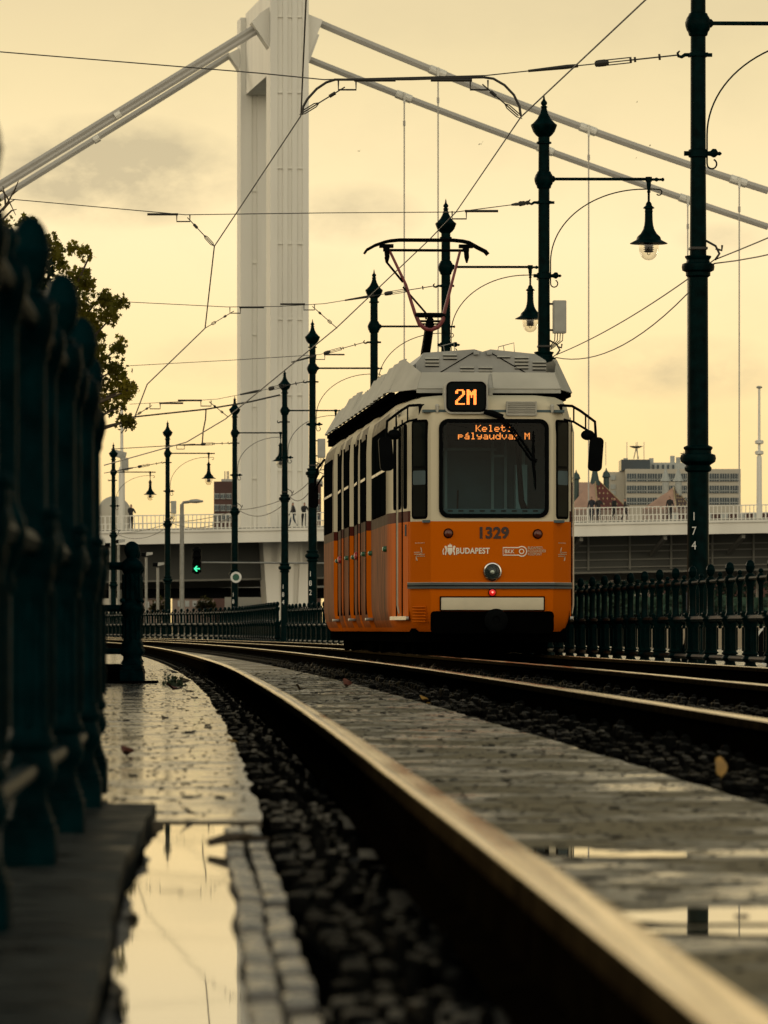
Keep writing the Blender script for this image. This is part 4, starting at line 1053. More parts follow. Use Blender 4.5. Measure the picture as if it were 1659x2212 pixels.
# roof fairings: front board, corner boards and the run of side boards
roof = lambda: MB()
def slabq(a, b_, c, d, th=.02):
    a, b_, c, d = map(Vector, (a, b_, c, d)); nrm = (b_ - a).cross(d - a).normalized()
    return MB().prism([a, b_, c, d], nrm * th)
slabq((-.868, .50, 3.20), (.868, .50, 3.20), (.80, .60, 3.40), (-.80, .60, 3.40)).build('roof_board', 'fairing', T, angle=20)
MB().box((0, .52, 3.178), (1.74, .05, .045)).build('board_lip', 'grey_paint', T)
for s in (-1, 1):
    MB().prism([(s * .872, .50, 3.20), (s * .804, .60, 3.40), (s * .94, 1.80, 3.63), (s * 1.13, 1.75, 3.215)], (0, .02, -.004)).build('roof_board', 'fairing', T, angle=20)
    y = 1.83; k = 0
    for L, top in ((3.2, 3.63), (.5, 3.56), (2.7, 3.62), (2.9, 3.56), (3.1, 3.63), (2.9, 3.57)):
        pm = MB(); ribs = max(1, int(L / .85))
        # a ribbed board: shallow zig-zag along its length
        vs = []
        for j in range(ribs * 2 + 1):
            yy = y + (L - .13) * j / (ribs * 2); o_ = .032 if j % 2 else 0
            vs.append((Vector((s * (1.135 + o_), yy, 3.22)), Vector((s * (.93 + o_), yy, top))))
        A = [(pm.bm.verts.new(a), pm.bm.verts.new(c)) for a, c in vs]
        for (a, c), (a2, c2) in zip(A, A[1:]): pm.bm.faces.new((a, a2, c2, c))
        bb_ = [(pm.bm.verts.new(a - Vector((s * .03, 0, 0))), pm.bm.verts.new(c - Vector((s * .03, 0, 0)))) for a, c in vs]
        for (a, c), (a2, c2) in zip(bb_, bb_[1:]): pm.bm.faces.new((a2, a, c, c2))
        for i_ in (0, -1):
            pm.bm.faces.new((A[i_][0], A[i_][1], bb_[i_][1], bb_[i_][0]))
        for k_ in (0, 1):
            for i_ in range(len(A) - 1): pm.bm.faces.new((A[i_][k_], A[i_ + 1][k_], bb_[i_ + 1][k_], bb_[i_][k_]))
        pm.build('roof_board', 'fairing', T, angle=15)
        y += L
    MB().box((s * 1.085, 9.3, 3.190), (.07, 15.0, .054), None, .01).build('roof_gutter', 'black_matt', T)
MB().box((0, 9.95, 3.16), (2.03, 17.2, .115)).box((0, 1.05, 3.15), (1.7, .9, .10)).build('roof_deck', 'black_matt', T)
# louvred equipment box
XB = [(-.80, 3.10), (-.80, 3.57), (-.70, 3.70), (-.08, 3.745), (.02, 3.715), (.12, 3.745), (.67, 3.69), (.80, 3.61), (.80, 3.10)]
eb = MB().prism([(x, 1.72, z) for x, z in XB], (0, 2.6, 0)).build('equipment_box', 'roofbox', T, angle=20)
m = MB()
for lx, zt, nn in ((-.60, 3.64, 3), (-.38, 3.685, 2), (-.17, 3.53, 4), (.055, 3.53, 4), (.28, 3.665, 1), (.50, 3.655, 4), (.72, 3.60, 3), (.28, 3.455, 2), (-.40, 3.42, 1)):
    for k in range(nn): m.prism([(lx - .085, 1.72, zt - k * .042), (lx + .085, 1.72, zt - k * .042), (lx + .085, 1.69, zt - k * .042 - .016), (lx - .085, 1.69, zt - k * .042 - .016)], (0, .01, -.004))
for k in range(3): m.prism([(-.80, 1.95, 3.55 - .05 * k), (-.80, 2.15, 3.55 - .05 * k), (-.83, 2.15, 3.53 - .05 * k), (-.83, 1.95, 3.53 - .05 * k)], (.01, 0, -.004))
m.build('louvres', 'fairing', eb, smooth=False)
m = MB()
for k in range(3): pass
m.tube([(-.05, 1.712, 3.73), (-.60, 1.712, 3.40)], .006, 4).tube([(.09, 1.712, 3.72), (.62, 1.712, 3.42)], .006, 4)
for lx, zt, nn in ((-.60, 3.64, 3), (-.38, 3.685, 2), (-.17, 3.53, 4), (.055, 3.53, 4), (.28, 3.665, 1), (.50, 3.655, 4), (.72, 3.60, 3), (.28, 3.455, 2), (-.40, 3.42, 1)):
    for k in range(nn): m.box((lx, 1.715, zt - k * .042 - .024), (.165, .012, .010))
m.build('slots', 'black_matt', eb)
for x in (-.52, .22):
    MB().tube([(x, 2.0, 3.68), (x + .02, 2.0, 3.79), (x + .21, 2.0, 3.84), (x + .22, 2.0, 3.68)], .006, 5).tube([(x + .08, 2.0, 3.80), (x + .1, 2.0, 3.68)], .005, 5).build('handrail_loop', 'galv', T)
for x in (-.06, .10): MB().box((x, 1.69, 3.70), (.07, .04, .05), None, .01).build('lifting_lug', 'roofbox', eb)
# pantograph, raised to the wire 12.6 m behind the nose
PX, PY = .10, 12.8
pg = MB().box((PX, PY, 3.30), (1.2, 1.6, .12), None, .02).build('pantograph', 'black', T)
def pz(dy): return HC + (HY - dy) * 78.6 / FD - RAIL
def pxo(dx): return PX + (dx - 927) * 78.6 / FD
P3 = lambda dx, dy, y=0: (pxo(dx), PY + y, pz(dy))
m = MB().tube([P3(930, 765, .6), P3(934, 700, 0)], [.07, .065], 10).tube([P3(928, 756, .6), P3(935, 690)], .05, 8).build('lower_arm', 'black', pg)
m = MB().tube([P3(846, 540), P3(882, 615), P3(902, 678), P3(912, 700), P3(924, 710), P3(938, 712), P3(952, 706), P3(962, 692), P3(966, 672), P3(982, 610), P3(1000, 540)], [.019, .021, .025, .033, .033, .033, .033, .033, .027, .021, .019], 8)
m.build('upper_arm', 'panto_red', pg)
MB().tube([P3(902, 681), P3(968, 681)], .036, 8).tube([P3(907, 694), P3(961, 694)], .018, 6).tube([P3(912, 700), P3(958, 700)], .014, 6).build('knuckle', 'black', pg)
MB().tube([P3(838, 541), P3(1014, 541)], .02, 8).tube([P3(876, 620), P3(925, 676), P3(926, 690)], .016, 6).tube([P3(838, 556), P3(840, 566), P3(876, 610)], .018, 6).build('tie_bar', 'black', pg)
for x in (840, 1012): MB().box(P3(x, 536), (.09, .1, .10)).box(P3(x, 532), (.2, .12, .05)).tube([P3(x, 530), P3(x + 2, 556), P3(x + 2, 568)], [.04, .035, .012], 8).build('spring_leg', 'black', pg)
for yy in (-.14, .14):
    MB().tube([P3(793, 548, yy), P3(797, 541, yy), P3(815, 531, yy), P3(835, 524, yy), P3(848, 521, yy), P3(868, 519, yy), P3(985, 519, yy), P3(1005, 521, yy), P3(1018, 524, yy), P3(1038, 535, yy), P3(1054, 543, yy), P3(1060, 550, yy)], .017, 8).build('contact_strip', 'black', pg)
# underframe and bogies
MB().box((0, 9.9, .235), (1.86, 19.0, .17)).box((0, 9.9, .10), (1.3, 17.5, .16)).box((-.45, 5, .12), (.6, 1.6, .25)).box((.3, 7.4, .14), (.9, 1.2, .22)).box((-.2, 12, .12), (1.1, 1.4, .24)).build('underframe', 'black_matt', T)
for yb in (2.9, 9.6, 16.6):
    bo = MB().box((0, yb, .28), (1.85, 2.4, .22), None, .05).box((0, yb, .12), (1.1, 1.2, .16)).build('bogie', 'black_matt', T)
    for dy_ in (-.9, .9):
        for sx in (-1, 1):
            MB().lathe([(.02, -.07), (.33, -.07), (.35, -.04), (.335, .04), (.33, .07), (.25, .075), (.1, .08), (.02, .09)], (sx * .7525, yb + dy_, .335), 24, 'x').build('wheel', 'black_matt', bo)
# louvre panel on the left corner skirt
m = MB()
for k in range(6): m.tube([(-.935, .26, .40 + k * .035), (-.80, .065, .40 + k * .035)], .010, 5)
m.build('corner_louvre', 'paint', T)
# lettering
text('number', '1329', .185, 'num_dark', T, (.01, -.006, 1.455), bold=.0075, sx=1.0, space=1.04)
text('lettering', 'BUDAPEST', .095, 'logo', T, (-.235, -.006, 1.243), bold=.003, align='CENTER', sx=.86, space=1.06)
text('lettering', 'BKK', .062, 'logo', T, (.205, -.0065, 1.238), bold=.0012, sx=.95, space=1.1)
for k, s_ in enumerate(('BUDAPESTI', 'K\u00d6ZLEKED\u00c9SI', 'K\u00d6ZPONT')):
    text('lettering', s_, .044, 'logo_dim', T, (.425, -.006, 1.282 - k * .038), bold=.0006, align='LEFT', sx=.80)
# key-shaped badge round the three letters
oc = rrect(.125, .42, 1.195, 1.285, .02, 4)
badge = MB()
def strip(pts, w_, y, closed=True):
    n_ = len(pts); o2 = []
    for i in range(n_):
        a, c = Vector(pts[i - 1]), Vector(pts[(i + 1) % n_]); t = (c - a).normalized(); nn = Vector((t.y, -t.x)); p = Vector(pts[i])
        o2.append((p + nn * w_ / 2, p - nn * w_ / 2))
    for i in range(n_ if closed else n_ - 1):
        a, c = o2[i], o2[(i + 1) % n_]
        badge.prism([(q_.x, y, q_.y) for q_ in (a[0], c[0], c[1], a[1])], (0, .003, 0))
circ = [(.355 + .055 * math.cos(2 * PI * k / 20), 1.24 + .055 * math.sin(2 * PI * k / 20)) for k in range(20)]
key = [(.13, 1.285), (.13, 1.195), (.315, 1.195)] + [(.355 + .058 * math.cos(a), 1.24 + .058 * math.sin(a)) for a in [-2.25 + 4.5 * k / 14 for k in range(15)]] + [(.315, 1.285)]
strip(key, .013, -.0065)
strip([(.352 + .027 * math.cos(2 * PI * k / 16), 1.24 + .027 * math.sin(2 * PI * k / 16)) for k in range(16)], .012, -.0065)
badge.build('badge', 'logo', T)
# city arms: shield with two supporters and a crown
m = MB()
cx, cz = -.507, 1.248
m.prism([(cx - .03, -.006, cz + .035), (cx - .03, -.006, cz - .01), (cx - .018, -.006, cz - .04), (cx, -.006, cz - .055), (cx + .018, -.006, cz - .04), (cx + .03, -.006, cz - .01), (cx + .03, -.006, cz + .035)], (0, .003, 0))
m.prism([(cx - .03, -.006, cz + .042), (cx + .03, -.006, cz + .042), (cx + .022, -.006, cz + .072), (cx + .008, -.006, cz + .066), (cx, -.006, cz + .088), (cx - .008, -.006, cz + .066), (cx - .022, -.006, cz + .072)], (0, .003, 0))
for s in (-1, 1):
    for q in ([(.036, .048), (.055, .06), (.068, .045), (.058, .03), (.05, .0), (.062, -.03), (.06, -.052), (.046, -.052), (.045, -.03), (.036, -.01)], [(.07, -.045), (.08, -.01), (.07, .02), (.077, .03), (.092, -.005), (.084, -.05)]):
        m.prism([(cx + s * x, -.006, cz + z) for x, z in q], (0, .003, 0))
m.build('coat_of_arms', 'logo', T)
# double-bend line mark on both tapered corners
for s in (-1, 1):
    p, q = Vector((.80 * s, .10, 0)), Vector((.92 * s, .28, 0))
    nr = Vector((q.y - p.y, -(q.x - p.x), 0)).normalized(); nr = nr if nr.y < 0 else -nr
    m = MB()
    def L2(u, z): return p.lerp(q, u if s < 0 else u) + nr * .004 + Vector((0, 0, z))
    for off in (0, .022):
        m.tube([L2(.35, 1.29 - off * .3), L2(.25, 1.25 - off), L2(.4, 1.23 - off), L2(.95, 1.23 - off)], .0045, 4)
        m.tube([L2(.0, 1.205 - off), L2(.65, 1.205 - off), L2(.78, 1.18 - off * .5), L2(.66 + off * 4, 1.13)], .0045, 4)
    for k in range(7): m.tube([L2(.05 + .13 * k, 1.335), L2(.05 + .13 * k, 1.35)], .004, 4)
    m.build('line_mark', 'logo_dim', T)
MB().box((-1.0, .52, 1.50), (.03, .006, .14), Matrix.Rotation(0, 3, 'Z')).build('sticker', 'office_glass', T)

# ---------------------------------------------------------------- the suspension bridge
BA = math.atan(.135); BW = Vector((-math.sin(BA), math.cos(BA), 0)); BT = Vector((math.cos(BA), math.sin(BA), 0))
BO = Vector((-7.0, 400, 0))
def bp(dx, dy, wv):
    """local bridge coordinates of the point seen at dx,dy lying in the vertical plane w = wv"""
    r = Vector(((dx - 829.5) / FD, 1, (HY - dy) / FD))
    k = (wv + BO.dot(BW)) / r.dot(BW)
    p = r * k + Vector((0, 0, HC)) - BO
    return Vector((p.dot(BT), wv, p.z))
BR = thing('suspension_bridge', 'tall white suspension bridge with a fluted pylon, spanning the whole background', 'bridge', BO, BA)
def leg(dx0, dx1, w0, depth, ztop, zbot, nm, flutes):
    a, c = bp(dx0, 600, w0).x, bp(dx1, 600, w0).x
    prof = []
    W = c - a
    edges = [0.0]
    xs = [0]
    pts = [(a, w0)]
    for f0, f1 in flutes:
        pts += [(a + W * f0, w0), (a + W * (f0 + .012), w0 + .12), (a + W * (f1 - .012), w0 + .12), (a + W * f1, w0)]
    pts += [(c, w0), (c, w0 + depth), (a, w0 + depth)]
    return MB().prism([(x, y, zbot) for x, y in pts], (0, 0, ztop - zbot)).build(nm, 'bridge', BR, smooth=False)
pl1 = leg(584, 667, 0, 2.6, 52, 5.2, 'pylon_leg', [(.19, .33), (.45, .57), (.70, .84)])
pl2 = leg(520, 606, 21, 2.6, bp(530, 38, 21).z, 5.2, 'pylon_leg', [(.28, .42), (.66, .80)])
m = MB(); a, c = bp(584, 600, 0).x, bp(667, 600, 0).x
for yy in (12, 17.5, 23, 28.5, 34, 39.5, 45): m.box(((a + c) / 2, 1.3, yy), (c - a + .012, 2.612, .035))
m.build('panel_joint', 'bridge', pl1)
m = MB(); a2, c2 = bp(520, 600, 21).x, bp(606, 600, 21).x
for yy in (12, 17.5, 23, 28.5, 34): m.box(((a2 + c2) / 2, 22.3, yy), (c2 - a2 + .012, 2.612, .035))
m.build('panel_joint', 'bridge', pl2)
zb, zt = bp(560, 205, 21).z, bp(530, 30, 21).z
MB().box(((a + c2) / 2 + .1, 11.8, (zb + zt) / 2), (2.4, 18.36, zt - zb)).build('cross_beam', 'bridge', BR, smooth=False)
def saddle(ptsD, w0):
    return MB().prism([bp(x, y, w0 - .1) for x, y in ptsD], (0, 1.5, 0)).build('saddle', 'bridge', BR, smooth=False)
saddle([(544, 48), (562, 28), (592, 8), (592, 120)], .9); saddle([(655, 26), (697, 43), (692, 58), (655, 150)], .9)
saddle([(493, 116), (540, 92), (540, 185)], 22.0); saddle([(655, 60), (690, 75), (655, 170)], 22.4)
def cable(D, w0, r, name='main_cable'):
    P = [bp(x, y, w0) for x, y in D]
    Q = []
    for t in range(31):
        s = t / 30
        if len(P) == 3:
            # parabola through the three points
            l0 = 2 * (s - .5) * (s - 1); l1 = -4 * s * (s - 1); l2 = 2 * s * (s - .5)
            Q.append(P[0] * l0 + P[1] * l1 + P[2] * l2)
        else: Q.append(P[0].lerp(P[-1], s))
    o = MB().tube(Q, r, 6, flat=1.25).build(name, 'bridge_cable', BR, smooth=False); return Q, o
WN, WF = 2.1, 23.1
Q1, c1 = cable([(690, 50), (1174, 244), (1659, 412)], WN, .235)
Q2, c2_ = cable([(667, 128), (1163, 318), (1659, 490)], WF, .225)
cable([(556, 55), (-200, 519)], WN - .3, .185); cable([(558, 66.5), (-200, 530.5)], WN - .3, .165)
cable([(497, 119), (-200, 553)], WF, .225)
for (Q, w0, xs) in ((Q1, WN, (945, 1270, 1595)), (Q2, WF, (872, 1178, 1484))):
    for x in xs:
        lo = None
        best = min(range(len(Q)), key=lambda i: abs((bp(x, 300, w0).x) - Q[i].x))
        tx = bp(x, 300, w0).x
        i = max(0, min(len(Q) - 2, [k for k in range(len(Q)) if Q[k].x <= tx][-1]))
        s = (tx - Q[i].x) / (Q[i + 1].x - Q[i].x); p = Q[i].lerp(Q[i + 1], s); d = (Q[i + 1] - Q[i]).normalized()
        hg = MB().tube([p + Vector((0, -.32, .2)), Vector((tx, w0 - .3, 7.5))], .055, 6)
        hg.tube([p + Vector((0, -.32, -1.9)), p + Vector((0, -.32, -2.3))], .10, 6)
        hg = hg.build('hanger', 'bridge_cable', BR)
        MB().tube([p - d * .66, p - d * .62, p + d * .62, p + d * .66], [.25, .33, .33, .25], 10).tube([p + Vector((0, -.36, .3)), p + Vector((0, -.36, -.55))], .09, 6).build('cable_clamp', 'bridge', hg, smooth=False)
for dx, w0 in ((248, WN), (208, WF)):
    pass
cA = bp(248, 252, WN - .3); cB = bp(260, 245, WN - .3); MB().tube([cA, cB], .30, 8).build('cable_clamp', 'bridge', BR)
cA = bp(202, 304, WF); cB = bp(214, 297, WF); MB().tube([cA, cB], .30, 8).build('cable_clamp', 'bridge', BR)
# deck: white edge fascia, walkway, railing and the girders below
WE = -3.6
t0, t1 = -46, 46
def dz(t):            # walkway level, rising towards the river
    return bp(250, 1152, WE).z + (bp(1659, 1127, WE).z - bp(250, 1152, WE).z) * (t - bp(250, 1152, WE).x) / (bp(1659, 1127, WE).x - bp(250, 1152, WE).x)
def along(w0, w1, zo0, zo1, nm, mt):
    return MB().prism([(t0, w0, dz(t0) + zo0), (t1, w0, dz(t1) + zo0), (t1, w0, dz(t1) + zo1), (t0, w0, dz(t0) + zo1)], (0, w1 - w0, 0)).build(nm, mt, BR, smooth=False)
along(WE, WE + .5, -.82, 0, 'fascia', 'bridge')
along(WE - .12, WE + .6, .0, .17, 'kerb_edge', 'bridge')
along(WE + .5, 29, -.75, -.05, 'deck', 'bridge_dark')
along(WE + .62, -.15, -.06, .25, 'walkway', 'bridge_mid')
along(2.6, 3.4, -3.35, -.76, 'girder', 'bridge_dark')
along(22, 22.8, -3.9, -.76, 'girder', 'bridge_dark')
m = MB(); n_ = 0
zt_ = 1.20
for (a_, o_) in ((zt_, .045), (.25, .03)):
    m.prism([(t0, WE + .05, dz(t0) + a_), (t1, WE + .05, dz(t1) + a_), (t1, WE + .05, dz(t1) + a_ + o_ * 1.6), (t0, WE + .05, dz(t0) + a_ + o_ * 1.6)], (0, .07, 0))
rl = m.build('railing', 'bridge', BR, smooth=False)
m = MB(); t = t0
while t < t1:
    m.box((t, WE + .08, dz(t) + .7), (.055, .04, 1.1)); t += .30
m.build('baluster', 'bridge', rl, smooth=False)
m = MB(); t = t0
while t < t1:
    m.box((t, WE + .09, dz(t) + .62), (.10, .08, 1.3)); t += 2.7
m.build('railing_post', 'bridge', rl, smooth=False)
# far railing on the other side of the deck
m = MB(); m.prism([(t0, 29, dz(t0) + 1.2), (t1, 29, dz(t1) + 1.2), (t1, 29, dz(t1) + 1.28), (t0, 29, dz(t0) + 1.28)], (0, .07, 0)); t = t0
while t < t1: m.box((t, 29, dz(t) + .65), (.06, .05, 1.2)); t += .32
m.build('railing', 'bridge', BR, smooth=False)
# girder details: stiffeners, brackets and maintenance rails on the river side
gd = MB(); t = 4
while t < 45:
    gd.box((t, 2.5, dz(t) - 2.0), (.14, .2, 2.5)); t += 3.1
for zz in (-1.5, -1.95, -2.55, -3.1): gd.prism([(3, 2.35, dz(3) + zz), (t1, 2.35, dz(t1) + zz), (t1, 2.35, dz(t1) + zz + .09), (3, 2.35, dz(3) + zz + .09)], (0, .1, 0))
for t in (15.5, 21, 27.2, 33): gd.prism([(t, WE + .55, dz(t) - .85), (t + .25, WE + .55, dz(t) - .85), (t + .25, 2.4, dz(t) - 2.0), (t, 2.4, dz(t) - 2.0)], (0, 0, -.3))
gd.build('girder_trim', 'bridge_mid', BR, smooth=False)
along(2.5, 2.58, -3.5, -3.36, 'girder_flange', 'bridge_mid')
# pylon foot below the deck, tapering to its bearing
zf = dz(0) - .76
a, c = bp(566, 1200, .5).x, bp(676, 1200, .5).x; a3, c3 = bp(580, 1310, .5).x, bp(660, 1310, .5).x
zl = .0
m = MB()
def taper(u0, u1, w0, dep):
    m.bm.verts.ensure_lookup_table()
    T_ = [(a + (c - a) * u, zf) for u in (u0, u1)]; B_ = [(a3 + (c3 - a3) * u, zl) for u in (u0, u1)]
    m.prism([(T_[0][0], w0, T_[0][1]), (T_[1][0], w0, T_[1][1]), (B_[1][0], w0, B_[1][1]), (B_[0][0], w0, B_[0][1])], (0, dep, 0))
taper(0, .30, -.0, 3.5); taper(.30, .42, .3, 3.2); taper(.42, .62, .02, 3.5); taper(.62, .74, .3, 3.2); taper(.74, 1, .0, 3.5)
m.build('pylon_foot', 'bridge', BR, smooth=False)
# abutment wall behind the foot
MB().box((-14, 27, 1.2), (62, 1, 3.2)).build('abutment_band', 'bridge_dark', BR, smooth=False) if False else None

# ---------------------------------------------------------------- people on the bridge walkway
def person_mat(name, trousers, coat, skin, hair, H):
    m_ = bpy.data.materials.new(name); n, l = nodes(m_); b_ = n['Principled BSDF']; b_.inputs['Roughness'].default_value = .8
    tc_ = n.new('ShaderNodeTexCoord'); s_ = n.new('ShaderNodeSeparateXYZ'); l.new(tc_.outputs['Object'], s_.inputs[0])
    d_ = n.new('ShaderNodeMath'); d_.operation = 'DIVIDE'; d_.inputs[1].default_value = H; l.new(s_.outputs['Z'], d_.inputs[0])
    r_ = n.new('ShaderNodeValToRGB'); r_.color_ramp.interpolation = 'CONSTANT'
    for k, (p_, c_) in enumerate(((0, (.015, .015, .015)), (.05, trousers), (.47, coat), (.845, skin), (.945, hair))):
        e_ = r_.color_ramp.elements[k] if k < 2 else r_.color_ramp.elements.new(p_)
        e_.position = p_; e_.color = (*c_, 1)
    l.new(d_.outputs[0], r_.inputs[0]); l.new(r_.outputs[0], b_.inputs['Base Color'])
    return m_
def person(label, dx, H, rz, coat, trousers, stride=.0, arm=0, lean=0, hair=(.02, .014, .01), w0=WE + .75, skin=(.38, .22, .15)):
    J = {'pel': (0, 0, .52), 'bel': (0, lean * .3, .60), 'chest': (0, lean * .7, .74), 'neck': (0, lean, .835), 'jaw': (0, lean - .012, .875), 'head': (0, lean - .005, .925), 'crown': (0, lean, .985)}
    E_ = [('pel', 'bel'), ('bel', 'chest'), ('chest', 'neck'), ('neck', 'jaw'), ('jaw', 'head'), ('head', 'crown')]
    R = {'pel': (.088, .065), 'bel': (.08, .06), 'chest': (.10, .065), 'neck': (.034, .034), 'jaw': (.042, .048), 'head': (.046, .054), 'crown': (.028, .032)}
    for s in (-1, 1):
        t = 's%d' % s
        J['hip' + t] = (.052 * s, 0, .49); J['knee' + t] = (.055 * s, -.06 * 0 - stride * s * .10 - abs(stride) * .03, .27); J['ank' + t] = (.056 * s, -stride * s * .20 + abs(stride) * .02, .045); J['toe' + t] = (.066 * s, -stride * s * .20 - .075, .018)
        J['sh' + t] = (.105 * s, lean * .9, .795)
        if arm and (s == 1 or arm == 2): J['el' + t] = (.155 * s, lean - .06, .66); J['wr' + t] = (.10 * s, lean - .16, .645 + (.22 if arm == 3 else 0)); J['fin' + t] = (.08 * s, lean - .20, .64 + (.26 if arm == 3 else 0))
        else: J['el' + t] = (.14 * s, lean * .6 + .01 + stride * s * .05, .635); J['wr' + t] = (.145 * s, lean * .5 - .03 + stride * s * .10, .50); J['fin' + t] = (.14 * s, lean * .5 - .045 + stride * s * .11, .44)
        for k_, r_ in (('hip', .062), ('knee', .04), ('ank', .026), ('toe', .022), ('sh', .046), ('el', .03), ('wr', .021), ('fin', .016)): R[k_ + t] = (r_, r_)
        E_ += [('pel', 'hip' + t), ('hip' + t, 'knee' + t), ('knee' + t, 'ank' + t), ('ank' + t, 'toe' + t), ('chest', 'sh' + t), ('sh' + t, 'el' + t), ('el' + t, 'wr' + t), ('wr' + t, 'fin' + t)]
    keys = list(J)
    me = bpy.data.meshes.new('person'); me.from_pydata([tuple(q * H for q in J[k]) for k in keys], [(keys.index(a_), keys.index(b_)) for a_, b_ in E_], [])
    o = bpy.data.objects.new('person', me); C.objects.link(o)
    md = o.modifiers.new('skin', 'SKIN')
    for i, k in enumerate(keys):
        me.skin_vertices[0].data[i].radius = (R[k][0] * H, R[k][1] * H)
    me.skin_vertices[0].data[keys.index('pel')].use_root = True
    o.modifiers.new('sub', 'SUBSURF').levels = 1; o.modifiers['sub'].render_levels = 1
    me.materials.append(person_mat('clothing', trousers, coat, skin, hair, H))
    p = bp(dx, 1130, w0); q = BO + BT * p.x + BW * w0
    o.location = (q.x, q.y, dz(p.x) + .255); o.rotation_euler = (0, 0, rz)
    tag(o, label, 'person', 'people walking on the bridge')
    return o
person('person in a long dark coat standing at the railing on the far left', 283, 1.86, .6, (.012, .012, .014), (.014, .014, .016), 0, 2, 0)
person('person in a dark jacket and blue jeans walking in front of the pylon', 633, 1.80, -1.3, (.02, .018, .02), (.05, .07, .10), .9, 0, 0)
person('person in black leaning forward on the railing, next to the lamp post numbered 182', 656, 1.78, .5, (.01, .01, .011), (.012, .012, .014), .1, 2, -.06)
person('person in dark clothes with one arm raised, nearest the tram on the right', 1278, 1.84, -.4, (.016, .02, .03), (.02, .025, .04), .2, 3, 0)
person('person in a dark jacket standing close behind the one with a raised arm', 1293, 1.82, .5, (.022, .02, .02), (.02, .025, .035), .1, 1, 0)
person('person in a black coat with brown hair, by the red spired roof', 1327, 1.78, .9, (.01, .01, .012), (.025, .02, .02), .3, 0, 0, (.05, .02, .012))
person('person in dark clothes walking away from the red spired roof towards the right', 1350, 1.68, 1.5, (.03, .028, .027), (.02, .02, .025), .8, 1, 0)
person('person in black standing alone just left of the thick lamp post', 1447, 1.76, -.3, (.014, .013, .014), (.012, .012, .014), .15, 0, 0)

# ---------------------------------------------------------------- masts and buildings beyond the bridge
def mast(label, dx, top, Zm, r, kind):
    base = at(dx, 1360, Zm); base.z = 0
    o = thing('mast', label, 'mast', base)
    hgt = at(dx, top, Zm).z
    MB().lathe([(r * 1.3, 0), (r * 1.2, hgt * .3), (r, hgt * .72), (r * .55, hgt * .73), (r * .45, hgt)], (0, 0, 0), 12).build('shaft', 'bridge', o)
    return o, hgt
o, hg_ = mast('tall white lamp mast with two ring collars at the right edge of the bridge', 1640, 838, 425, .20, 0)
for yy in (955, 978): MB().lathe([(.2, -.16), (.34, -.1), (.34, .1), (.2, .16)], (0, 0, at(0, yy, 425).z), 12).build('collar', 'bridge', o)
MB().ball((0, 0, hg_ + .05), .24, (1, 1, .45)).build('lamp_head', 'grey_paint', o)
o, hg_ = mast('slim white mast with floodlight boxes left of the tree tips', 263, 872, 430, .24, 0)
m = MB(); m.box((-.1, -.2, at(0, 982, 430).z), (.9, .5, .55), Matrix.Rotation(.25, 3, 'Y'), .05); m.box((.28, -.2, at(0, 1003, 430).z), (.5, .5, 1.0), None, .05); m.build('floodlight', 'grey_paint', o)
def block(dx0, dx1, dy_top, Zb, depth):
    p, q = at(dx0, dy_top, Zb), at(dx1, dy_top, Zb)
    return p.x, q.x, p.z
ZO = 560
x0, x1, zt = block(1352, 1600, 1013, ZO, 14)
ob = thing('office_block', 'long grey office block with window bands and dish aerials on its roof', 'building', (x0, ZO, 0))
MB().box(((x1 - x0) / 2, 7, zt / 2), (x1 - x0, 14, zt)).build('wall', 'office', ob, smooth=False)
xa = at(1310, 1018, ZO + 3).x - x0
MB().box((xa / 2 - .02, 5.5, at(0, 1018, ZO).z / 2), (-xa, 6, at(0, 1018, ZO).z)).build('stair_wing', 'office', ob, smooth=False)
for ri, (ya, yb) in enumerate(((1023, 1040), (1049, 1065), (1075, 1090))):
    za, zb_ = at(0, ya, ZO).z, at(0, yb, ZO).z
    for k in range(11):
        u0 = 1354 + k * 22.3; u1 = u0 + 20.6
        xa_, xb_ = at(u0, 0, ZO).x - x0, at(u1, 0, ZO).x - x0
        f = MB().box(((xa_ + xb_) / 2, -.02, (za + zb_) / 2), (xb_ - xa_, .14, za - zb_)).build('window', 'office_glass', ob, smooth=False)
        m = MB()
        for j in range(5): m.box((xa_ + (xb_ - xa_) * j / 4, -.11, (za + zb_) / 2), (.04, .08, za - zb_))
        m.box(((xa_ + xb_) / 2, -.11, zb_ + .22), (xb_ - xa_, .08, .08)); m.build('frame', 'office_frame', f, smooth=False)
for ya in (1026, 1046, 1060):
    xa_, xb_ = at(1321, 0, ZO).x - x0, at(1332, 0, ZO).x - x0
    MB().box(((xa_ + xb_) / 2, 2.45, at(0, ya + 4, ZO).z), (xb_ - xa_, .12, .5)).build('window', 'office_frame', ob, smooth=False)
pa, pb = at(1343, 0, ZO).x - x0, at(1470, 0, ZO).x - x0
MB().box((at(1375, 0, ZO).x - x0, 5, at(0, 1003, ZO).z), (2.95, 6, 1.1)).build('roof_storey', 'office_glass', ob, smooth=False)
MB().box((at(1440, 0, ZO).x - x0, 6, at(0, 1006, ZO).z), (4.6, 5, .85)).build('roof_storey', 'office_frame', ob, smooth=False)
for u in (1415, 1425, 1436, 1447, 1458): MB().box((at(u, 0, ZO).x - x0, 3.45, at(0, 1007, ZO).z), (.22, .1, .5)).build('window', 'office_glass', ob, smooth=False)
for u, yy in ((1458, 992), (1471, 995), (1356, 997), (1412, 997)): MB().box((at(u, 0, ZO).x - x0, 5, at(0, yy, ZO).z), (.45, .5, 1.0)).build('roof_vent', 'office_frame', ob, smooth=False)
for u in (1358, 1381, 1395, 1312): MB().tube([(at(u, 0, ZO).x - x0, 4, at(0, 1003, ZO).z), (at(u, 0, ZO).x - x0, 4, at(0, 952, ZO).z)], .035, 5).build('aerial', 'office_frame', ob)
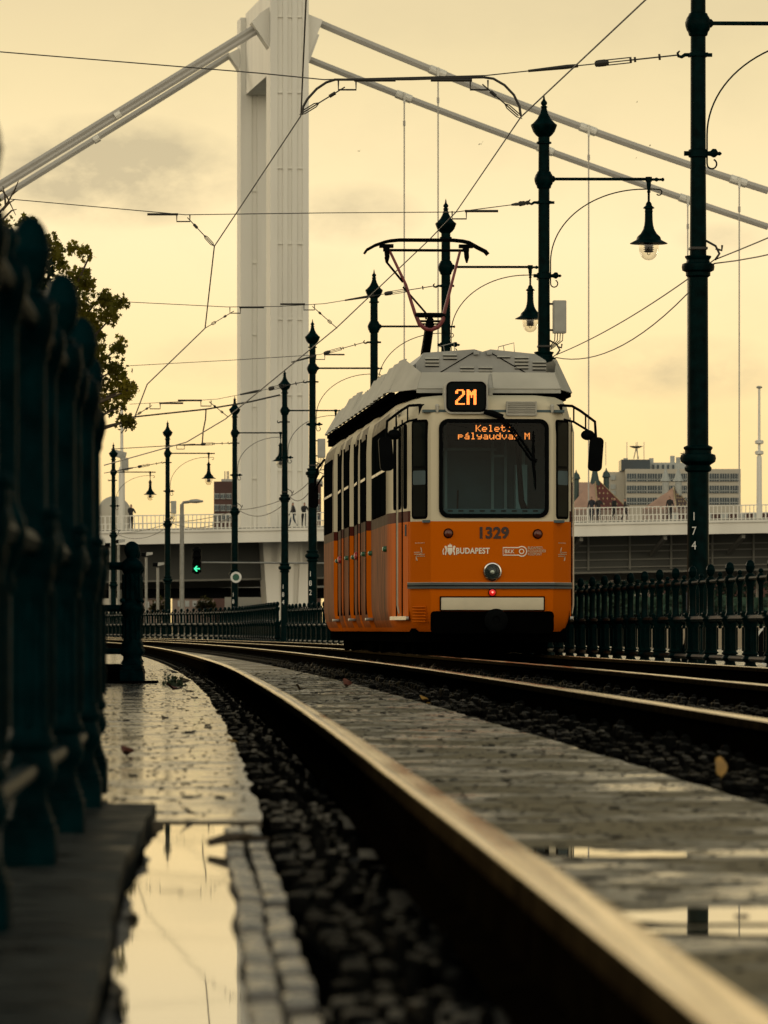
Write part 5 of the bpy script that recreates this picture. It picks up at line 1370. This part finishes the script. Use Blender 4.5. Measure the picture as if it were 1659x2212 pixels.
def dish(u, yy, r):
    c = (at(u, 0, ZO).x - x0, 4, at(0, yy, ZO).z)
    d = MB(); d.lathe([(.05, -.26 * r), (.4 * r, -.22 * r), (.8 * r, -.06 * r), (r, .06 * r), (r * .98, .075 * r), (.78 * r, -.03 * r), (.05, -.2 * r)], c, 18)
    for s in (-1, 1): d.tube([(c[0], c[1], c[2] - .2 * r), (c[0] + s * .35 * r, c[1], c[2] - 1.75 * r)], .05, 5)
    d.tube([(c[0], c[1], c[2] - .2 * r), (c[0], c[1], c[2] + .6 * r)], .035, 5); d.build('dish_aerial', 'galv', ob)
dish(1378, 962, .72); dish(1482, 977, .42)
MB().box((at(1405, 0, ZO).x - x0, 4, at(0, 994, ZO).z), (.9, .9, .4)).build('roof_hatch', 'galv', ob) if False else None
def spire_roof(label, apex, base_y, half, Zr, right_face, left_face, spire=True):
    c = at(apex[0], apex[1], Zr); o = thing('tower', label, 'building', (c.x, Zr, 0))
    zb_ = at(0, base_y, Zr).z; za = c.z
    hl, hr = half[0] * Zr / FD, half[1] * Zr / FD
    A = (0, 0, za); P_ = [(-hl, -hl * .35, zb_), (hr * .05, -hl, zb_), (hr, hr * .2, zb_), (0, hr, zb_)]
    MB().prism([(-hl, -hl * .35, 0), (hr * .05, -hl, 0), (hr, hr * .2, 0), (0, hr, 0)], (0, 0, zb_)).build('wall', 'house', o, smooth=False)
    m1 = MB(); m1.face([P_[0], P_[1], A]).face([P_[3], P_[0], A]); rf = m1.build('roof', left_face, o, smooth=False)
    m2 = MB(); m2.face([P_[1], P_[2], A]).face([P_[2], P_[3], A]); rf2 = m2.build('roof', right_face, o, smooth=False)
    V = lambda q: Vector(q)
    m3 = MB()
    for row, ks in ((.35, (.3, .6)), (.5, (.45, .2, .7)), (.66, (.5, .3, .72)), (.82, (.25, .5, .75))):
        for k in ks:
            q = V(A).lerp(V(P_[1]).lerp(V(P_[2]), k), row) + Vector((.02, -.06, 0))
            m3.prism([q + Vector((0, 0, .15)), q + Vector((.07, 0, 0)), q + Vector((0, 0, -.15)), q + Vector((-.07, 0, 0))], (0, .05, 0))
    m3.tube([V(A), V(P_[1])], .07, 5); m3.tube([V(A), V(P_[2])], .05, 5)
    m3.build('tile_pattern', 'gold', rf2, smooth=False)
    if spire: MB().lathe([(.55, za - .9), (.35, za), (.22, za + .7), (.09, za + 2.0), (.02, za + 3.4)], (0, 0, 0), 10).build('spire', 'slate', o)
    else:
        for sx in (-.75, .45): MB().lathe([(.35, za - .8), (.35, za + .5), (.5, za + .55), (.36, za + .9), (.3, za + 1.1), (.08, za + 1.7), (.02, za + 2.1)], (sx, 0, 0), 10).build('turret', 'office_frame', o)
    return o
sr = spire_roof('steep red patterned roof with a dark spire, right of the tram mirror', (1285, 1030), 1102, (60, 75), 520, 'roof_red', 'roof_pale')
spire_roof('pale pink and dark patterned roof with two turrets, left of the thick lamp post', (1455, 1052), 1100, (68, 42), 520, 'roof_dark', 'roof_pale', False)
for dx, yy in ((1245, 1020), (1310, 1016)):
    MB().lathe([(.28, 8), (.28, at(0, yy + 16, 520).z), (.42, at(0, yy + 14, 520).z), (.3, at(0, yy + 5, 520).z), (.1, at(0, yy, 520).z), (.02, at(0, yy - 6, 520).z)], (at(dx, 0, 520).x - sr.location.x, .5, 0), 10).build('turret', 'slate', sr)
hl_ = thing('hall_roof', 'low pale roofed hall at the foot of the red spired tower', 'building', (at(1255, 0, 545).x, 545, 0))
MB().box((0, 3, at(0, 1080, 545).z / 2), (3.2, 6, at(0, 1080, 545).z)).build('wall', 'house', hl_, smooth=False)
MB().prism([(-1.6, 0, at(0, 1080, 545).z), (1.8, 0, at(0, 1080, 545).z), (1.4, 3, at(0, 1040, 545).z), (-1.6, 3, at(0, 1040, 545).z)], (0, .1, .0)).build('roof', 'roof_pale', hl_, smooth=False)
# low red terrace right of the thick post
rt = thing('terrace', 'low red brick terrace seen through the railing at far right', 'building', (at(1600, 0, 500).x, 500, 0))
MB().box((0, 3, at(0, 1108, 500).z / 2), (14, 6, at(0, 1108, 500).z)).build('wall', 'brick_red', rt, smooth=False)
m = MB()
for k in range(9): m.box((-6 + k * 1.5, -.03, at(0, 1118, 500).z), (.7, .12, .9))
m.build('window', 'office_frame', rt, smooth=False)
# brick block left of the pylon (it shows again beyond the pylon's right edge)
ZB = 600
x0, x1, zt = block(462, 691, 1040, ZB, 10)
bb = thing('brick_block', 'brown brick apartment block with grey window bands, peeping out both sides of the pylon', 'building', (x0, ZB, 0))
MB().box(((x1 - x0) / 2, 6, zt / 2), (x1 - x0, 12, zt)).build('wall', 'brick_red', bb, smooth=False)
MB().box(((x1 - x0) / 2 + .5, 6, at(0, 1040, ZB).z), (x1 - x0 - .6, 11.5, .55)).build('parapet', 'grey_paint', bb, smooth=False)
for ya, yb in ((1066, 1078), (1090, 1104), (1112, 1124)):
    for u0, u1 in ((463, 474), (476, 487), (489, 500), (664, 676), (678, 690)):
        xa_, xb_ = at(u0, 0, ZB).x - x0, at(u1, 0, ZB).x - x0
        f = MB().box(((xa_ + xb_) / 2, -.04, (at(0, ya, ZB).z + at(0, yb, ZB).z) / 2), (xb_ - xa_, .2, at(0, ya, ZB).z - at(0, yb, ZB).z)).build('window', 'office_frame', bb, smooth=False)
        m = MB()
        for j in range(3): m.box((xa_ + (xb_ - xa_) * (j + .5) / 3, -.15, (at(0, ya + 1.5, ZB).z + at(0, yb - 1.5, ZB).z) / 2), ((xb_ - xa_) * .22, .06, (at(0, ya + 1.5, ZB).z - at(0, yb - 1.5, ZB).z)))
        m.build('pane', 'office_glass', f, smooth=False)
m = MB()
for u in (484, 489, 492): m.tube([(at(u, 0, ZB).x - x0, 3, zt), (at(u, 0, ZB).x - x0, 3, zt + 1.2)], .06, 5)
m.build('aerial', 'galv', bb)
# domed roof at far left
dm = thing('dome', 'pale domed roof behind the bridge railing at far left', 'building', (at(246, 0, 560).x, 560, 0))
zz = at(0, 1118, 560).z; rr_ = 1.9
MB().lathe([(rr_, 0), (rr_, zz)] + [(rr_ * math.cos(a), zz + 1.15 * rr_ * math.sin(a)) for a in [PI / 2 * k / 8 for k in range(1, 9)]], (0, 0, 0), 20).build('drum', 'office', dm)
# low houses and hedges under and beyond the bridge
for k, (u0, u1, yt, Zh, lab) in enumerate(((240, 360, 1294, 640, 'pinkish terraced house under the bridge, left of the grey street lamp'), (372, 470, 1292, 650, 'pinkish terraced house under the bridge, right of the post by the green arrow'), (470, 575, 1296, 645, 'pale terraced house seen under the bridge behind the ring sign post'))):
    xa_, xb_ = at(u0, 0, Zh).x, at(u1, 0, Zh).x
    hs = thing('house', lab, 'house', (xa_, Zh, 0), 0, 'houses seen under the bridge')
    MB().box(((xb_ - xa_) / 2, 3, at(0, yt, Zh).z / 2), (xb_ - xa_, 6, at(0, yt, Zh).z)).build('wall', 'house', hs, smooth=False)
    MB().prism([(-.2, -.3, at(0, yt, Zh).z), (xb_ - xa_ + .2, -.3, at(0, yt, Zh).z), (xb_ - xa_ + .2, 2.5, at(0, yt - 12, Zh).z), (-.2, 2.5, at(0, yt - 12, Zh).z)], (0, .1, 0)).build('roof', 'brick_red', hs, smooth=False)
    m = MB()
    for j in range(5): m.box((.7 + j * (xb_ - xa_ - 1) / 5 + .2, -.04, at(0, yt + 12, Zh).z), (.5, .14, .7))
    m.build('window', 'office_frame', hs, smooth=False)
MB_ = None
ab = thing('underpass', 'long dark viaduct beam low under the bridge with a pale edge, behind the green arrow', 'viaduct', (at(380, 0, 460).x, 460, 0))
za, zb_ = at(0, 1270, 460).z, at(0, 1292, 460).z
MB().box((4, 3, (za + zb_) / 2), (46, 6, za - zb_)).build('beam', 'black', ab, smooth=False)
za, zb_ = at(0, 1262, 460).z, at(0, 1270, 460).z
MB().box((4, 2.5, (za + zb_) / 2), (46, 7, za - zb_ - .02)).build('edge', 'bridge_mid', ab, smooth=False)
pr = MB().box((at(589, 0, 455).x, 456, 1.8), (2.2, 2, 3.6), None, .05).build('pier', 'black', None)
tag(pr, 'dark square pier under the bridge, left of the white pylon foot', 'pier')
wl_ = MB().box((at(527, 0, 440).x, 441, at(0, 1290, 440).z / 2), (3.1, 1.5, at(0, 1290, 440).z), None, .03).build('wall', 'office', None)
tag(wl_, 'small pale wall block behind the ring sign post', 'wall')

# ---------------------------------------------------------------- foliage
def leafshape(r, s):
    """five-lobed leaf outline lying in its own plane"""
    pts = []
    for k in range(5):
        a = PI / 2 + 2 * PI * k / 5
        pts.append((s * math.cos(a), s * math.sin(a)))
        pts.append((s * .5 * math.cos(a + PI / 5), s * .5 * math.sin(a + PI / 5)))
    return pts
def leaf_cloud(centres, n, size, seed):
    r = random.Random(seed); verts = []; faces = []
    sh = leafshape(r, 1)
    for _ in range(n):
        c, rad = r.choice(centres)
        while True:
            v = Vector((r.uniform(-1, 1), r.uniform(-1, 1), r.uniform(-1, 1)))
            if v.length < 1: break
        v = v * (.55 + .45 * r.random())
        p = Vector(c) + v * rad
        q = Matrix.Rotation(r.uniform(0, 6.28), 3, 'Z') @ Matrix.Rotation(r.uniform(-1.4, 1.4), 3, 'X') @ Matrix.Rotation(r.uniform(0, 6.28), 3, 'Y')
        s = size * r.uniform(.6, 1.25); i0 = len(verts)
        for x, y in sh: verts.append(p + q @ Vector((x * s, y * s, .15 * s * abs(x))))
        faces.append(tuple(range(i0, i0 + 10)))
    return verts, faces
ZT = 100.0
tx = at(-60, 0, ZT).x
tree = thing('plane_tree', 'leafy plane tree at the left, its crown hanging beside the blurred fence', 'tree', (tx, ZT, 0))
cl_pts = []
r = random.Random(4)
outline = [(70, 520, 45), (120, 560, 50), (170, 620, 55), (215, 655, 38), (240, 700, 34), (200, 720, 60), (245, 750, 32), (235, 800, 42), (262, 840, 28), (285, 845, 13), (255, 880, 20), (262, 915, 15), (285, 912, 8),
           (140, 680, 80), (90, 620, 70), (160, 790, 80), (60, 740, 90), (180, 870, 60), (90, 880, 80), (20, 640, 70), (-60, 600, 90), (-90, 760, 120), (-160, 680, 120), (-60, 880, 110), (-220, 820, 120), (200, 560, 16), (250, 655, 18), (150, 545, 22), (10, 470, 26), (-5, 440, 14)]
for dx, dy, rad in outline:
    p = at(dx, dy, ZT) - Vector((tx, ZT, 0)); k = rad * ZT / FD
    cl_pts.append((p + Vector((0, r.uniform(-1.2, 1.2), 0)), k))
weights = []
for c, k in cl_pts:
    for q in range(max(1, int(k * k * 40))):
        # ragged sprays round each bough, not balls
        d = Vector((r.gauss(0, .40), r.gauss(0, .5), r.gauss(0, .36))) * k
        q_ = max(.20, k * r.uniform(.28, .55)); weights += [(c + d, q_)] * max(1, int(q_ * q_ * 20))
v, f = leaf_cloud(weights, 36000, .058, 9)
me = bpy.data.meshes.new('crown'); me.from_pydata(v, [], f); me.materials.append(M['plane_leaf'])
o = bpy.data.objects.new('crown', me); C.objects.link(o); o.parent = tree
m = MB().tube([(0, 0, -.1), (.02, .1, 1.5), (-.1, .1, 3), (.1, 0, 4.2)], [.34, .27, .24, .2], 10)
for c, k in cl_pts[:26]:
    a = Vector((.05, 0, 3 + .4 * r.random())); mid = a.lerp(c, .55) + Vector((r.uniform(-.2, .2), r.uniform(-.2, .2), .15))
    m.tube([a, mid, c], [.09, .05, .014], 6)
m.build('trunk', 'bark', tree)
# bare twigs reaching up at the left edge of the frame
m = MB()
for D in ([(-10, 470), (15, 440), (32, 410), (40, 390)], [(5, 455), (20, 438), (34, 430)], [(0, 480), (25, 455), (36, 452)], [(12, 443), (10, 420), (6, 402)], [(26, 420), (38, 412)], [(-20, 420), (5, 412), (15, 425), (34, 465)]):
    m.tube([at(x, y, ZT) - Vector((tx, ZT, 0)) for x, y in D], [.022] + [.016] * (len(D) - 2) + [.006], 5)
m.build('twig', 'bark', tree)
def bush(label, dx, dy, rad, Zb, seed, mt='bush_leaf', grp='bushes seen under the bridge'):
    c = at(dx, dy, Zb); k = rad * Zb / FD
    o = thing('bush', label, 'bush', (c.x, Zb, 0), 0, grp)
    cs = [(Vector((0, 0, c.z)), k), (Vector((-k * .6, 0, c.z - k * .4)), k * .7), (Vector((k * .6, 0, c.z - k * .4)), k * .7), (Vector((0, 0, c.z - k)), k * .9)]
    v, f = leaf_cloud(cs, 700, k * .14, seed)
    me = bpy.data.meshes.new('foliage'); me.from_pydata(v, [], f); me.materials.append(M[mt])
    q = bpy.data.objects.new('foliage', me); C.objects.link(q); q.parent = o
    MB().tube([(0, 0, 0), (0, 0, max(.3, c.z - k * .5))], [.06, .03], 6).build('stem', 'bark', o)
bush('round olive bush under the bridge beside the stout fence post', 345, 1306, 20, 430, 1)
bush('olive bush under the bridge just right of the grey street lamp', 445, 1302, 20, 430, 2)
# river side: low stone wall, hedge and the lower road behind the fence
rw = MB().prism([(6.5, 150, -.05), (70, 190, -.05), (70, 190, .55), (6.5, 150, .55)], (0, .8, 0)).build('parapet_wall', 'stone_wall', None, smooth=False)
tag(rw, 'low beige stone parapet glimpsed between the fence posts on the right', 'wall')
def gap_backing():  # unseen leafy mass added to keep bright background out of the fence gaps
    o = thing('hedge', 'dark leafy backing added to block the gaps behind the blurred near fence', 'hedge', (-1.6, 14, 0))
    m = MB(); L_ = []
    for y in (13, 18, 25, 34, 46, 58):
        x = -.0535 * y - .30; L_.append((x - .0, y, .44 + .062 * y))
    for (x, y, h), (x2, y2, h2) in zip(L_, L_[1:]):
        m.prism([(x + 1.6, y - 14, -.05), (x2 + 1.6, y2 - 14, -.05), (x2 + 1.6, y2 - 14, h2), (x + 1.6, y - 14, h)], (-.8, 0, 0))
    m.build('hedge_core', 'backing_dark', o, smooth=False)
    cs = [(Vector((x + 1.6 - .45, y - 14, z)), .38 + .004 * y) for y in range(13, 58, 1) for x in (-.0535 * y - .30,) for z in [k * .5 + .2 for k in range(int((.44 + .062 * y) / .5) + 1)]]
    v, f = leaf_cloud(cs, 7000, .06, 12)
    me = bpy.data.meshes.new('foliage'); me.from_pydata(v, [], f); me.materials.append(M['backing_dark'])
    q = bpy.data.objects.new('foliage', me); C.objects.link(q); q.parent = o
gap_backing()
def hedge_run():
    o = thing('hedge', 'dark green hedge band behind the right hand fence', 'hedge', (6, 260, 0))
    cs = [(Vector((k * 1.1, k * .25 - .3, 1.25 + .25 * math.sin(k * 1.7))), 1.05) for k in range(24)]
    v, f = leaf_cloud(cs, 5000, .17, 6)
    me = bpy.data.meshes.new('foliage'); me.from_pydata(v, [], f); me.materials.append(M['hedge'])
    q = bpy.data.objects.new('foliage', me); C.objects.link(q); q.parent = o
    MB().prism([(-.6, 0, 0), (26, 6, 0), (26, 6, 2.0), (-.6, 0, 2.0)], (0, .5, 0)).build('hedge_core', 'hedge', o)
hedge_run()
th = thing('tree_row', 'dark row of riverside trees seen under the bridge on the right', 'trees', (at(1235, 0, 440).x, 440, 0))
cs = [(Vector((.4 + k * .9, .4 * math.sin(k * 2.1), z)), 1.2) for k in range(24) for z in (1.0, 2.4, 3.9 + .5 * math.sin(k * 1.3))]
v, f = leaf_cloud(cs, 7000, .2, 16)
me = bpy.data.meshes.new('foliage'); me.from_pydata(v, [], f); me.materials.append(M['hedge']); q = bpy.data.objects.new('foliage', me); C.objects.link(q); q.parent = th
for k in range(0, 24, 4): MB().tube([(.4 + k * .9, .3, 0), (.4 + k * .9, .3, 3.6)], [.12, .06], 6).build('trunk', 'bark', th)

# ---------------------------------------------------------------- signals, signs and street lamps
ZS = 190
sg = thing('traffic_signal', 'black hanging tram signal showing a green left arrow on a long thin rod', 'traffic signal', at(425, 1211, ZS))
k = ZS / FD
MB().box((0, 0, 0), (20 * k, .22, 52 * k), None, .03).box((0, 0, 27 * k), (10 * k, .16, 4 * k)).box((0, 0, -27 * k), (10 * k, .16, 4 * k)).build('housing', 'black', sg)
for zz in (14, -1, -16): MB().lathe([(8 * k, -.11), (8.6 * k, -.16), (8.2 * k, -.22), (7.6 * k, -.115)], (0, 0, zz * k), 18, 'y').build('hood', 'black', sg)
m = MB()
m.prism([(-6 * k, -.135, -17.5 * k), (0, -.135, -11 * k), (2 * k, -.135, -12.5 * k), (-1.6 * k, -.135, -16.2 * k), (7 * k, -.135, -16.2 * k), (7 * k, -.135, -18.8 * k), (-1.6 * k, -.135, -18.8 * k), (2 * k, -.135, -22.5 * k), (0, -.135, -24 * k)], (0, .01, 0))
m.build('green_arrow', 'green_led', sg)
rod = MB().tube([(9 * k, 0, -4 * k), (290 * k, 1, -5 * k)], .030, 8).tube([(290 * k, 1, -5 * k), (290 * k, 1, -1211 * 0 - (1360 - 1211) * k)], .06, 8).build('rod', 'galv', sg)
rs_ = thing('round_sign', 'round white ring sign with a green centre on the post numbered 186', 'sign', at(510, 1247, 192.3))
k = 192.3 / FD
ringframe([(12 * k * math.cos(2 * PI * i / 28), 12 * k * math.sin(2 * PI * i / 28)) for i in range(28)], [(7.4 * k * math.cos(2 * PI * i / 28), 7.4 * k * math.sin(2 * PI * i / 28)) for i in range(28)], -.14, -.11).build('ring', 'white_num', rs_)
MB().lathe([(7.6 * k, -.12), (7.6 * k, -.128)], (0, 0, 0), 24, 'y').build('centre', mat('green_sign_face', (.012, .09, .055), .5), rs_)
MB().box((0, -.05, 0), (.06, .12, .06)).build('bracket', 'wire', rs_)
def street_lamp(label, dx, dy_top, Zl, arm, r_, grp):
    base = at(dx, 1360, Zl); base.z = 0
    o = thing('street_lamp', label, 'street lamp', base, 0, grp)
    ht = at(dx, dy_top, Zl).z; k = Zl / FD
    MB().tube([(0, 0, 0), (0, 0, ht * .55), (0, 0, ht - .1)], [r_ * 1.3, r_ * 1.1, r_], 10).tube([(0, 0, ht - .12), (.06, 0, ht - .03), (arm * .35, 0, ht)], r_ * .7, 8).build('pole', 'galv', o)
    m = MB().tube([(arm * .28, 0, ht), (arm * .4, 0, ht + .02), (arm * .7, 0, ht + .03), (arm, 0, ht + .02)], [r_ * .7, r_ * 1.6, r_ * 2.0, r_ * .8], 10, flat=.55)
    m.build('lamp_head', 'grey_paint', o); return o
GL = 'plain grey street lamps'
street_lamp('tall grey street lamp with a flat head, between the two lamp posts at left', 393, 1084, 230, 46 * 230 / FD, .085, GL)
def flood(label, dx, dy, Zl):
    base = at(dx, 1360, Zl); base.z = 0; o = thing('street_lamp', label, 'street lamp', base, 0, GL); k = Zl / FD; ht = at(dx, dy, Zl).z
    MB().tube([(0, 0, 0), (0, 0, ht)], .075, 8).build('pole', 'galv', o)
    MB().box((-5 * k, 0, ht + 6 * k), (12 * k, .5, 8 * k), None, .04).build('ballast_box', 'black', o)
    MB().prism([(0, -.25, ht + 3 * k), (13 * k, -.25, ht + 6 * k), (14 * k, -.25, ht + 11 * k), (1 * k, -.25, ht + 11 * k)], (0, .5, 0)).build('lamp_head', 'grey_paint', o)
flood('small floodlight lamp under the bridge, left of the post by the green arrow', 341, 1226, 300); flood('small floodlight lamp just right of the stout fence post', 316, 1204, 310)
flood('small floodlight lamp level with the bridge edge by the farthest lamp post', 256, 1176, 320); flood('small floodlight lamp half hidden by the farthest lamp post', 238, 1183, 335)
# boards behind the right hand fence
bd = thing('notice_board', 'dark blue notice board with white letters behind the fence by the thick post', 'sign', at(1506, 1300, 64.5))
k = 64.5 / FD
MB().box((0, 0, 0), (52 * k, .03, 40 * k)).tube([(0, .03, 20 * k), (0, .03, -(1366 - 1300) * k - .3)], .03, 8).build('board', 'board', bd)
text('lettering', 'Z', 15 * k, 'white_num', bd, (-13 * k, -.02, 3 * k)); text('lettering', 'BC', 8 * k, 'white_num', bd, (17 * k, -.02, 2 * k)); text('lettering', '2.', 8 * k, 'white_num', bd, (15 * k, -.02, -11 * k))
p_ = MB().box((-11 * k, -.02, -11 * k), (11 * k, .006, 13 * k)).build('plate', 'white_num', bd)
text('lettering', 'C', 13 * k, 'board', bd, (-10.5 * k, -.026, -11 * k), bold=.002)
p5 = MB().box((4 * k, -.02, -56 * k), (12 * k, .02, 14 * k)).build('plate', 'cream_plate', bd); text('lettering', '5', 12 * k, 'num_dark', bd, (4 * k, -.034, -56 * k), bold=.001)
wr = thing('road_sign', 'round white rimmed sign half cut off at the right edge, low behind the fence', 'sign', at(1661, 1395, 66))
k = 66 / FD
ringframe([(32 * k * math.cos(2 * PI * i / 32), 44 * k * math.sin(2 * PI * i / 32)) for i in range(32)], [(27 * k * math.cos(2 * PI * i / 32), 39 * k * math.sin(2 * PI * i / 32)) for i in range(32)], -.02, .02).build('rim', 'white_num', wr)
MB().prism([(28 * k * math.cos(2 * PI * i / 32), -.005, 40 * k * math.sin(2 * PI * i / 32)) for i in range(32)], (0, .02, 0)).build('disc', 'black', wr)

# ---------------------------------------------------------------- gulls and fallen leaves
for i, (dx, dy, sp_, lab) in enumerate(((1040, 311, 14, 'small gull gliding left of the control box post'), (776, 327, 10, 'tiny gull with raised wings right of the pylon'), (1404, 315, 12, 'small gull flying above the hanging lamp'), (1376, 221, 8, 'tiny gull between the upper bridge cable and the thick post'), (1374, 342, 7, 'tiny gull just below the upper bridge cable by the hanging lamp'))):
    Zg = 260; k = Zg / FD; s = sp_ * k / 2
    m = MB()
    m.tube([(0, -.32 * s, 0), (0, -.15 * s, .02 * s), (0, .1 * s, 0), (0, .4 * s, 0)], [.03 * s, .11 * s, .10 * s, .03 * s], 8)
    for q in (-1, 1):
        m.prism([(q * .05 * s, -.12 * s, .02 * s), (q * .5 * s, -.2 * s, .42 * s), (q * 1.0 * s, .0, .30 * s), (q * .5 * s, .04 * s, .38 * s), (q * .05 * s, .14 * s, .02 * s)], (0, 0, .03 * s))
    o = m.build('gull', 'bird', None); o.location = at(dx, dy, Zg); o.rotation_euler = (0, .3 * (i - 2), .7 * i)
    tag(o, lab, 'gull', 'gulls in the sky')
def gleaf(label, sx, sy, size, mt, rz, curl=.25, tilt=.2, z=0.0, zt=None):
    """leaf lying on the paving at source pixel sx, sy"""
    size *= .72; curl *= .6
    off = (sy - 2518.3) / 1.8517
    Zl = (HC - z) * FD / off
    x = (sx / 1.8517 - 829.5) * Zl / FD
    b_ = bmesh.new(); n_ = 13; sp_ = []
    out = [(math.cos(a) * size * (.9 + .2 * math.cos(3 * a)) * .62, math.sin(a) * size) for a in [2 * PI * k / 20 for k in range(20)]]
    c_ = b_.verts.new((0, 0, .01)); ring = [b_.verts.new((px, py, curl * (abs(px) ** 1.5 + .6 * abs(py) ** 1.5) / size ** .5 + .008)) for px, py in out]
    for a, q in zip(ring, ring[1:] + ring[:1]): b_.faces.new((c_, a, q))
    m = MB(); m.bm.free(); m.bm = b_
    m.tube([(0, -size * .9, .01), (0, -size * 1.5, .02)], .004, 5)
    o = m.build('fallen_leaf', mt, None, angle=60); o.location = (x, Zl, z + .004); o.rotation_euler = (tilt, 0, rz)
    tag(o, label, 'leaf', 'fallen leaves on the wet ground'); return o
GLF = gleaf
gleaf('large brown leaf lying at the head of the puddle', 742, 3275, .038, 'leaf_brown', 1.5, 1.2, .5, -.005)
gleaf('dark curled leaf with a red tip beside the near fence', 505, 3040, .05, 'leaf_red', .4, 2.2, .3)
gleaf('yellow leaf at the end of the dark twig', 925, 2985, .04, 'leaf_yellow', 1.1, 1.2, .3)
gleaf('upright red leaf on the paving in front of the tram', 1385, 2756, .075, 'leaf_red', .3, 2.5, .5)
gleaf('small brown leaf near the second rail', 1195, 2768, .06, 'leaf_brown', 2.0, 2.0, .4)
gleaf('orange leaf caught by the dark fastenings at lower right', 2878, 3078, .045, 'leaf_yellow', .2, .6, 1.2, .03)
gleaf('small yellow leaf at the edge of the trackbed below the tram', 1690, 2812, .05, 'leaf_yellow', .9, 2.0, .4)
gleaf('brown leaf beside the weeds by the stout fence post', 735, 2740, .09, 'leaf_brown', .5, 1.5, .3)
gleaf('brown leaf in front of the base of the stout fence post', 690, 2768, .09, 'leaf_red', 1.8, 1.5, .3)
gleaf('broad yellowish leaf between the weeds and the near rail', 690, 2698, .10, 'leaf_brown', 1.2, 1.0, .3)
tw = thing('twig', 'dark broken twig lying across the wet flagstones left of the rail', 'twig', ((795 / 1.8517 - 829.5) * 11.4 / FD, 11.4, .012))
MB().tube([(.02, 0, .0), (.06, .02, .01), (.10, .0, .012), (.145, .03, .006)], [.008, .012, .010, .004], 6).tube([(.08, .01, .01), (.11, -.05, .02)], [.006, .003], 5).build('branch', 'bark', tw)
# weeds at the foot of the stout post
v, f = leaf_cloud([(Vector((-1.76, 45.0, .02)), .09), (Vector((-1.66, 44.2, .015)), .07)], 150, .022, 3)
me = bpy.data.meshes.new('weeds'); me.from_pydata(v, [], f); me.materials.append(M['weed']); o = bpy.data.objects.new('weeds', me); C.objects.link(o)
tag(o, kind='stuff')
# grit and leaf scraps over the wet slabs
m = MB(); r = random.Random(31)
for _ in range(3600):
    y = 7 + (r.random() ** 1.3) * 55
    left = r.random() < .5
    if left:
        if y < 13.4: continue
        lo, hi = max(-.6 - .03 * (y - 10) * 1.6, nearrail(y) - 1.6), nearrail(y) - .29
    else: lo, hi = nearrail(y) + .08, trackA(y) + .25
    x = r.uniform(lo, hi); s = r.uniform(.002, .008) * (1 + .012 * y)
    if r.random() < .07: s *= 2.2
    a = r.uniform(0, 6.28); n_ = r.randint(4, 6); hgt = s * r.uniform(.1, .4)
    P_ = [(x + s * r.uniform(.5, 1.2) * math.cos(a + 2 * PI * k / n_), y + 1.5 * s * r.uniform(.5, 1.2) * math.sin(a + 2 * PI * k / n_), .001) for k in range(n_)]
    m.prism(P_, (r.uniform(-.3, .3) * s, 0, hgt))
for _ in range(2600):
    y = 7.5 + (r.random() ** 1.25) * 45
    x = r.uniform(nearrail(y) + .08, trackA(y) + .27); s = r.uniform(.002, .006) * (1 + .02 * y)
    if r.random() < .06: s *= 2
    m.prism([(x + s * r.uniform(1.0, 2.6) * math.cos(2 * PI * k / 6), y + s * r.uniform(.6, 1.4) * math.sin(2 * PI * k / 6), .001) for k in range(6)], (0, 0, s * r.uniform(.06, .3)))
tag(m.build('leaf_litter', 'litter', None, smooth=False), kind='stuff')
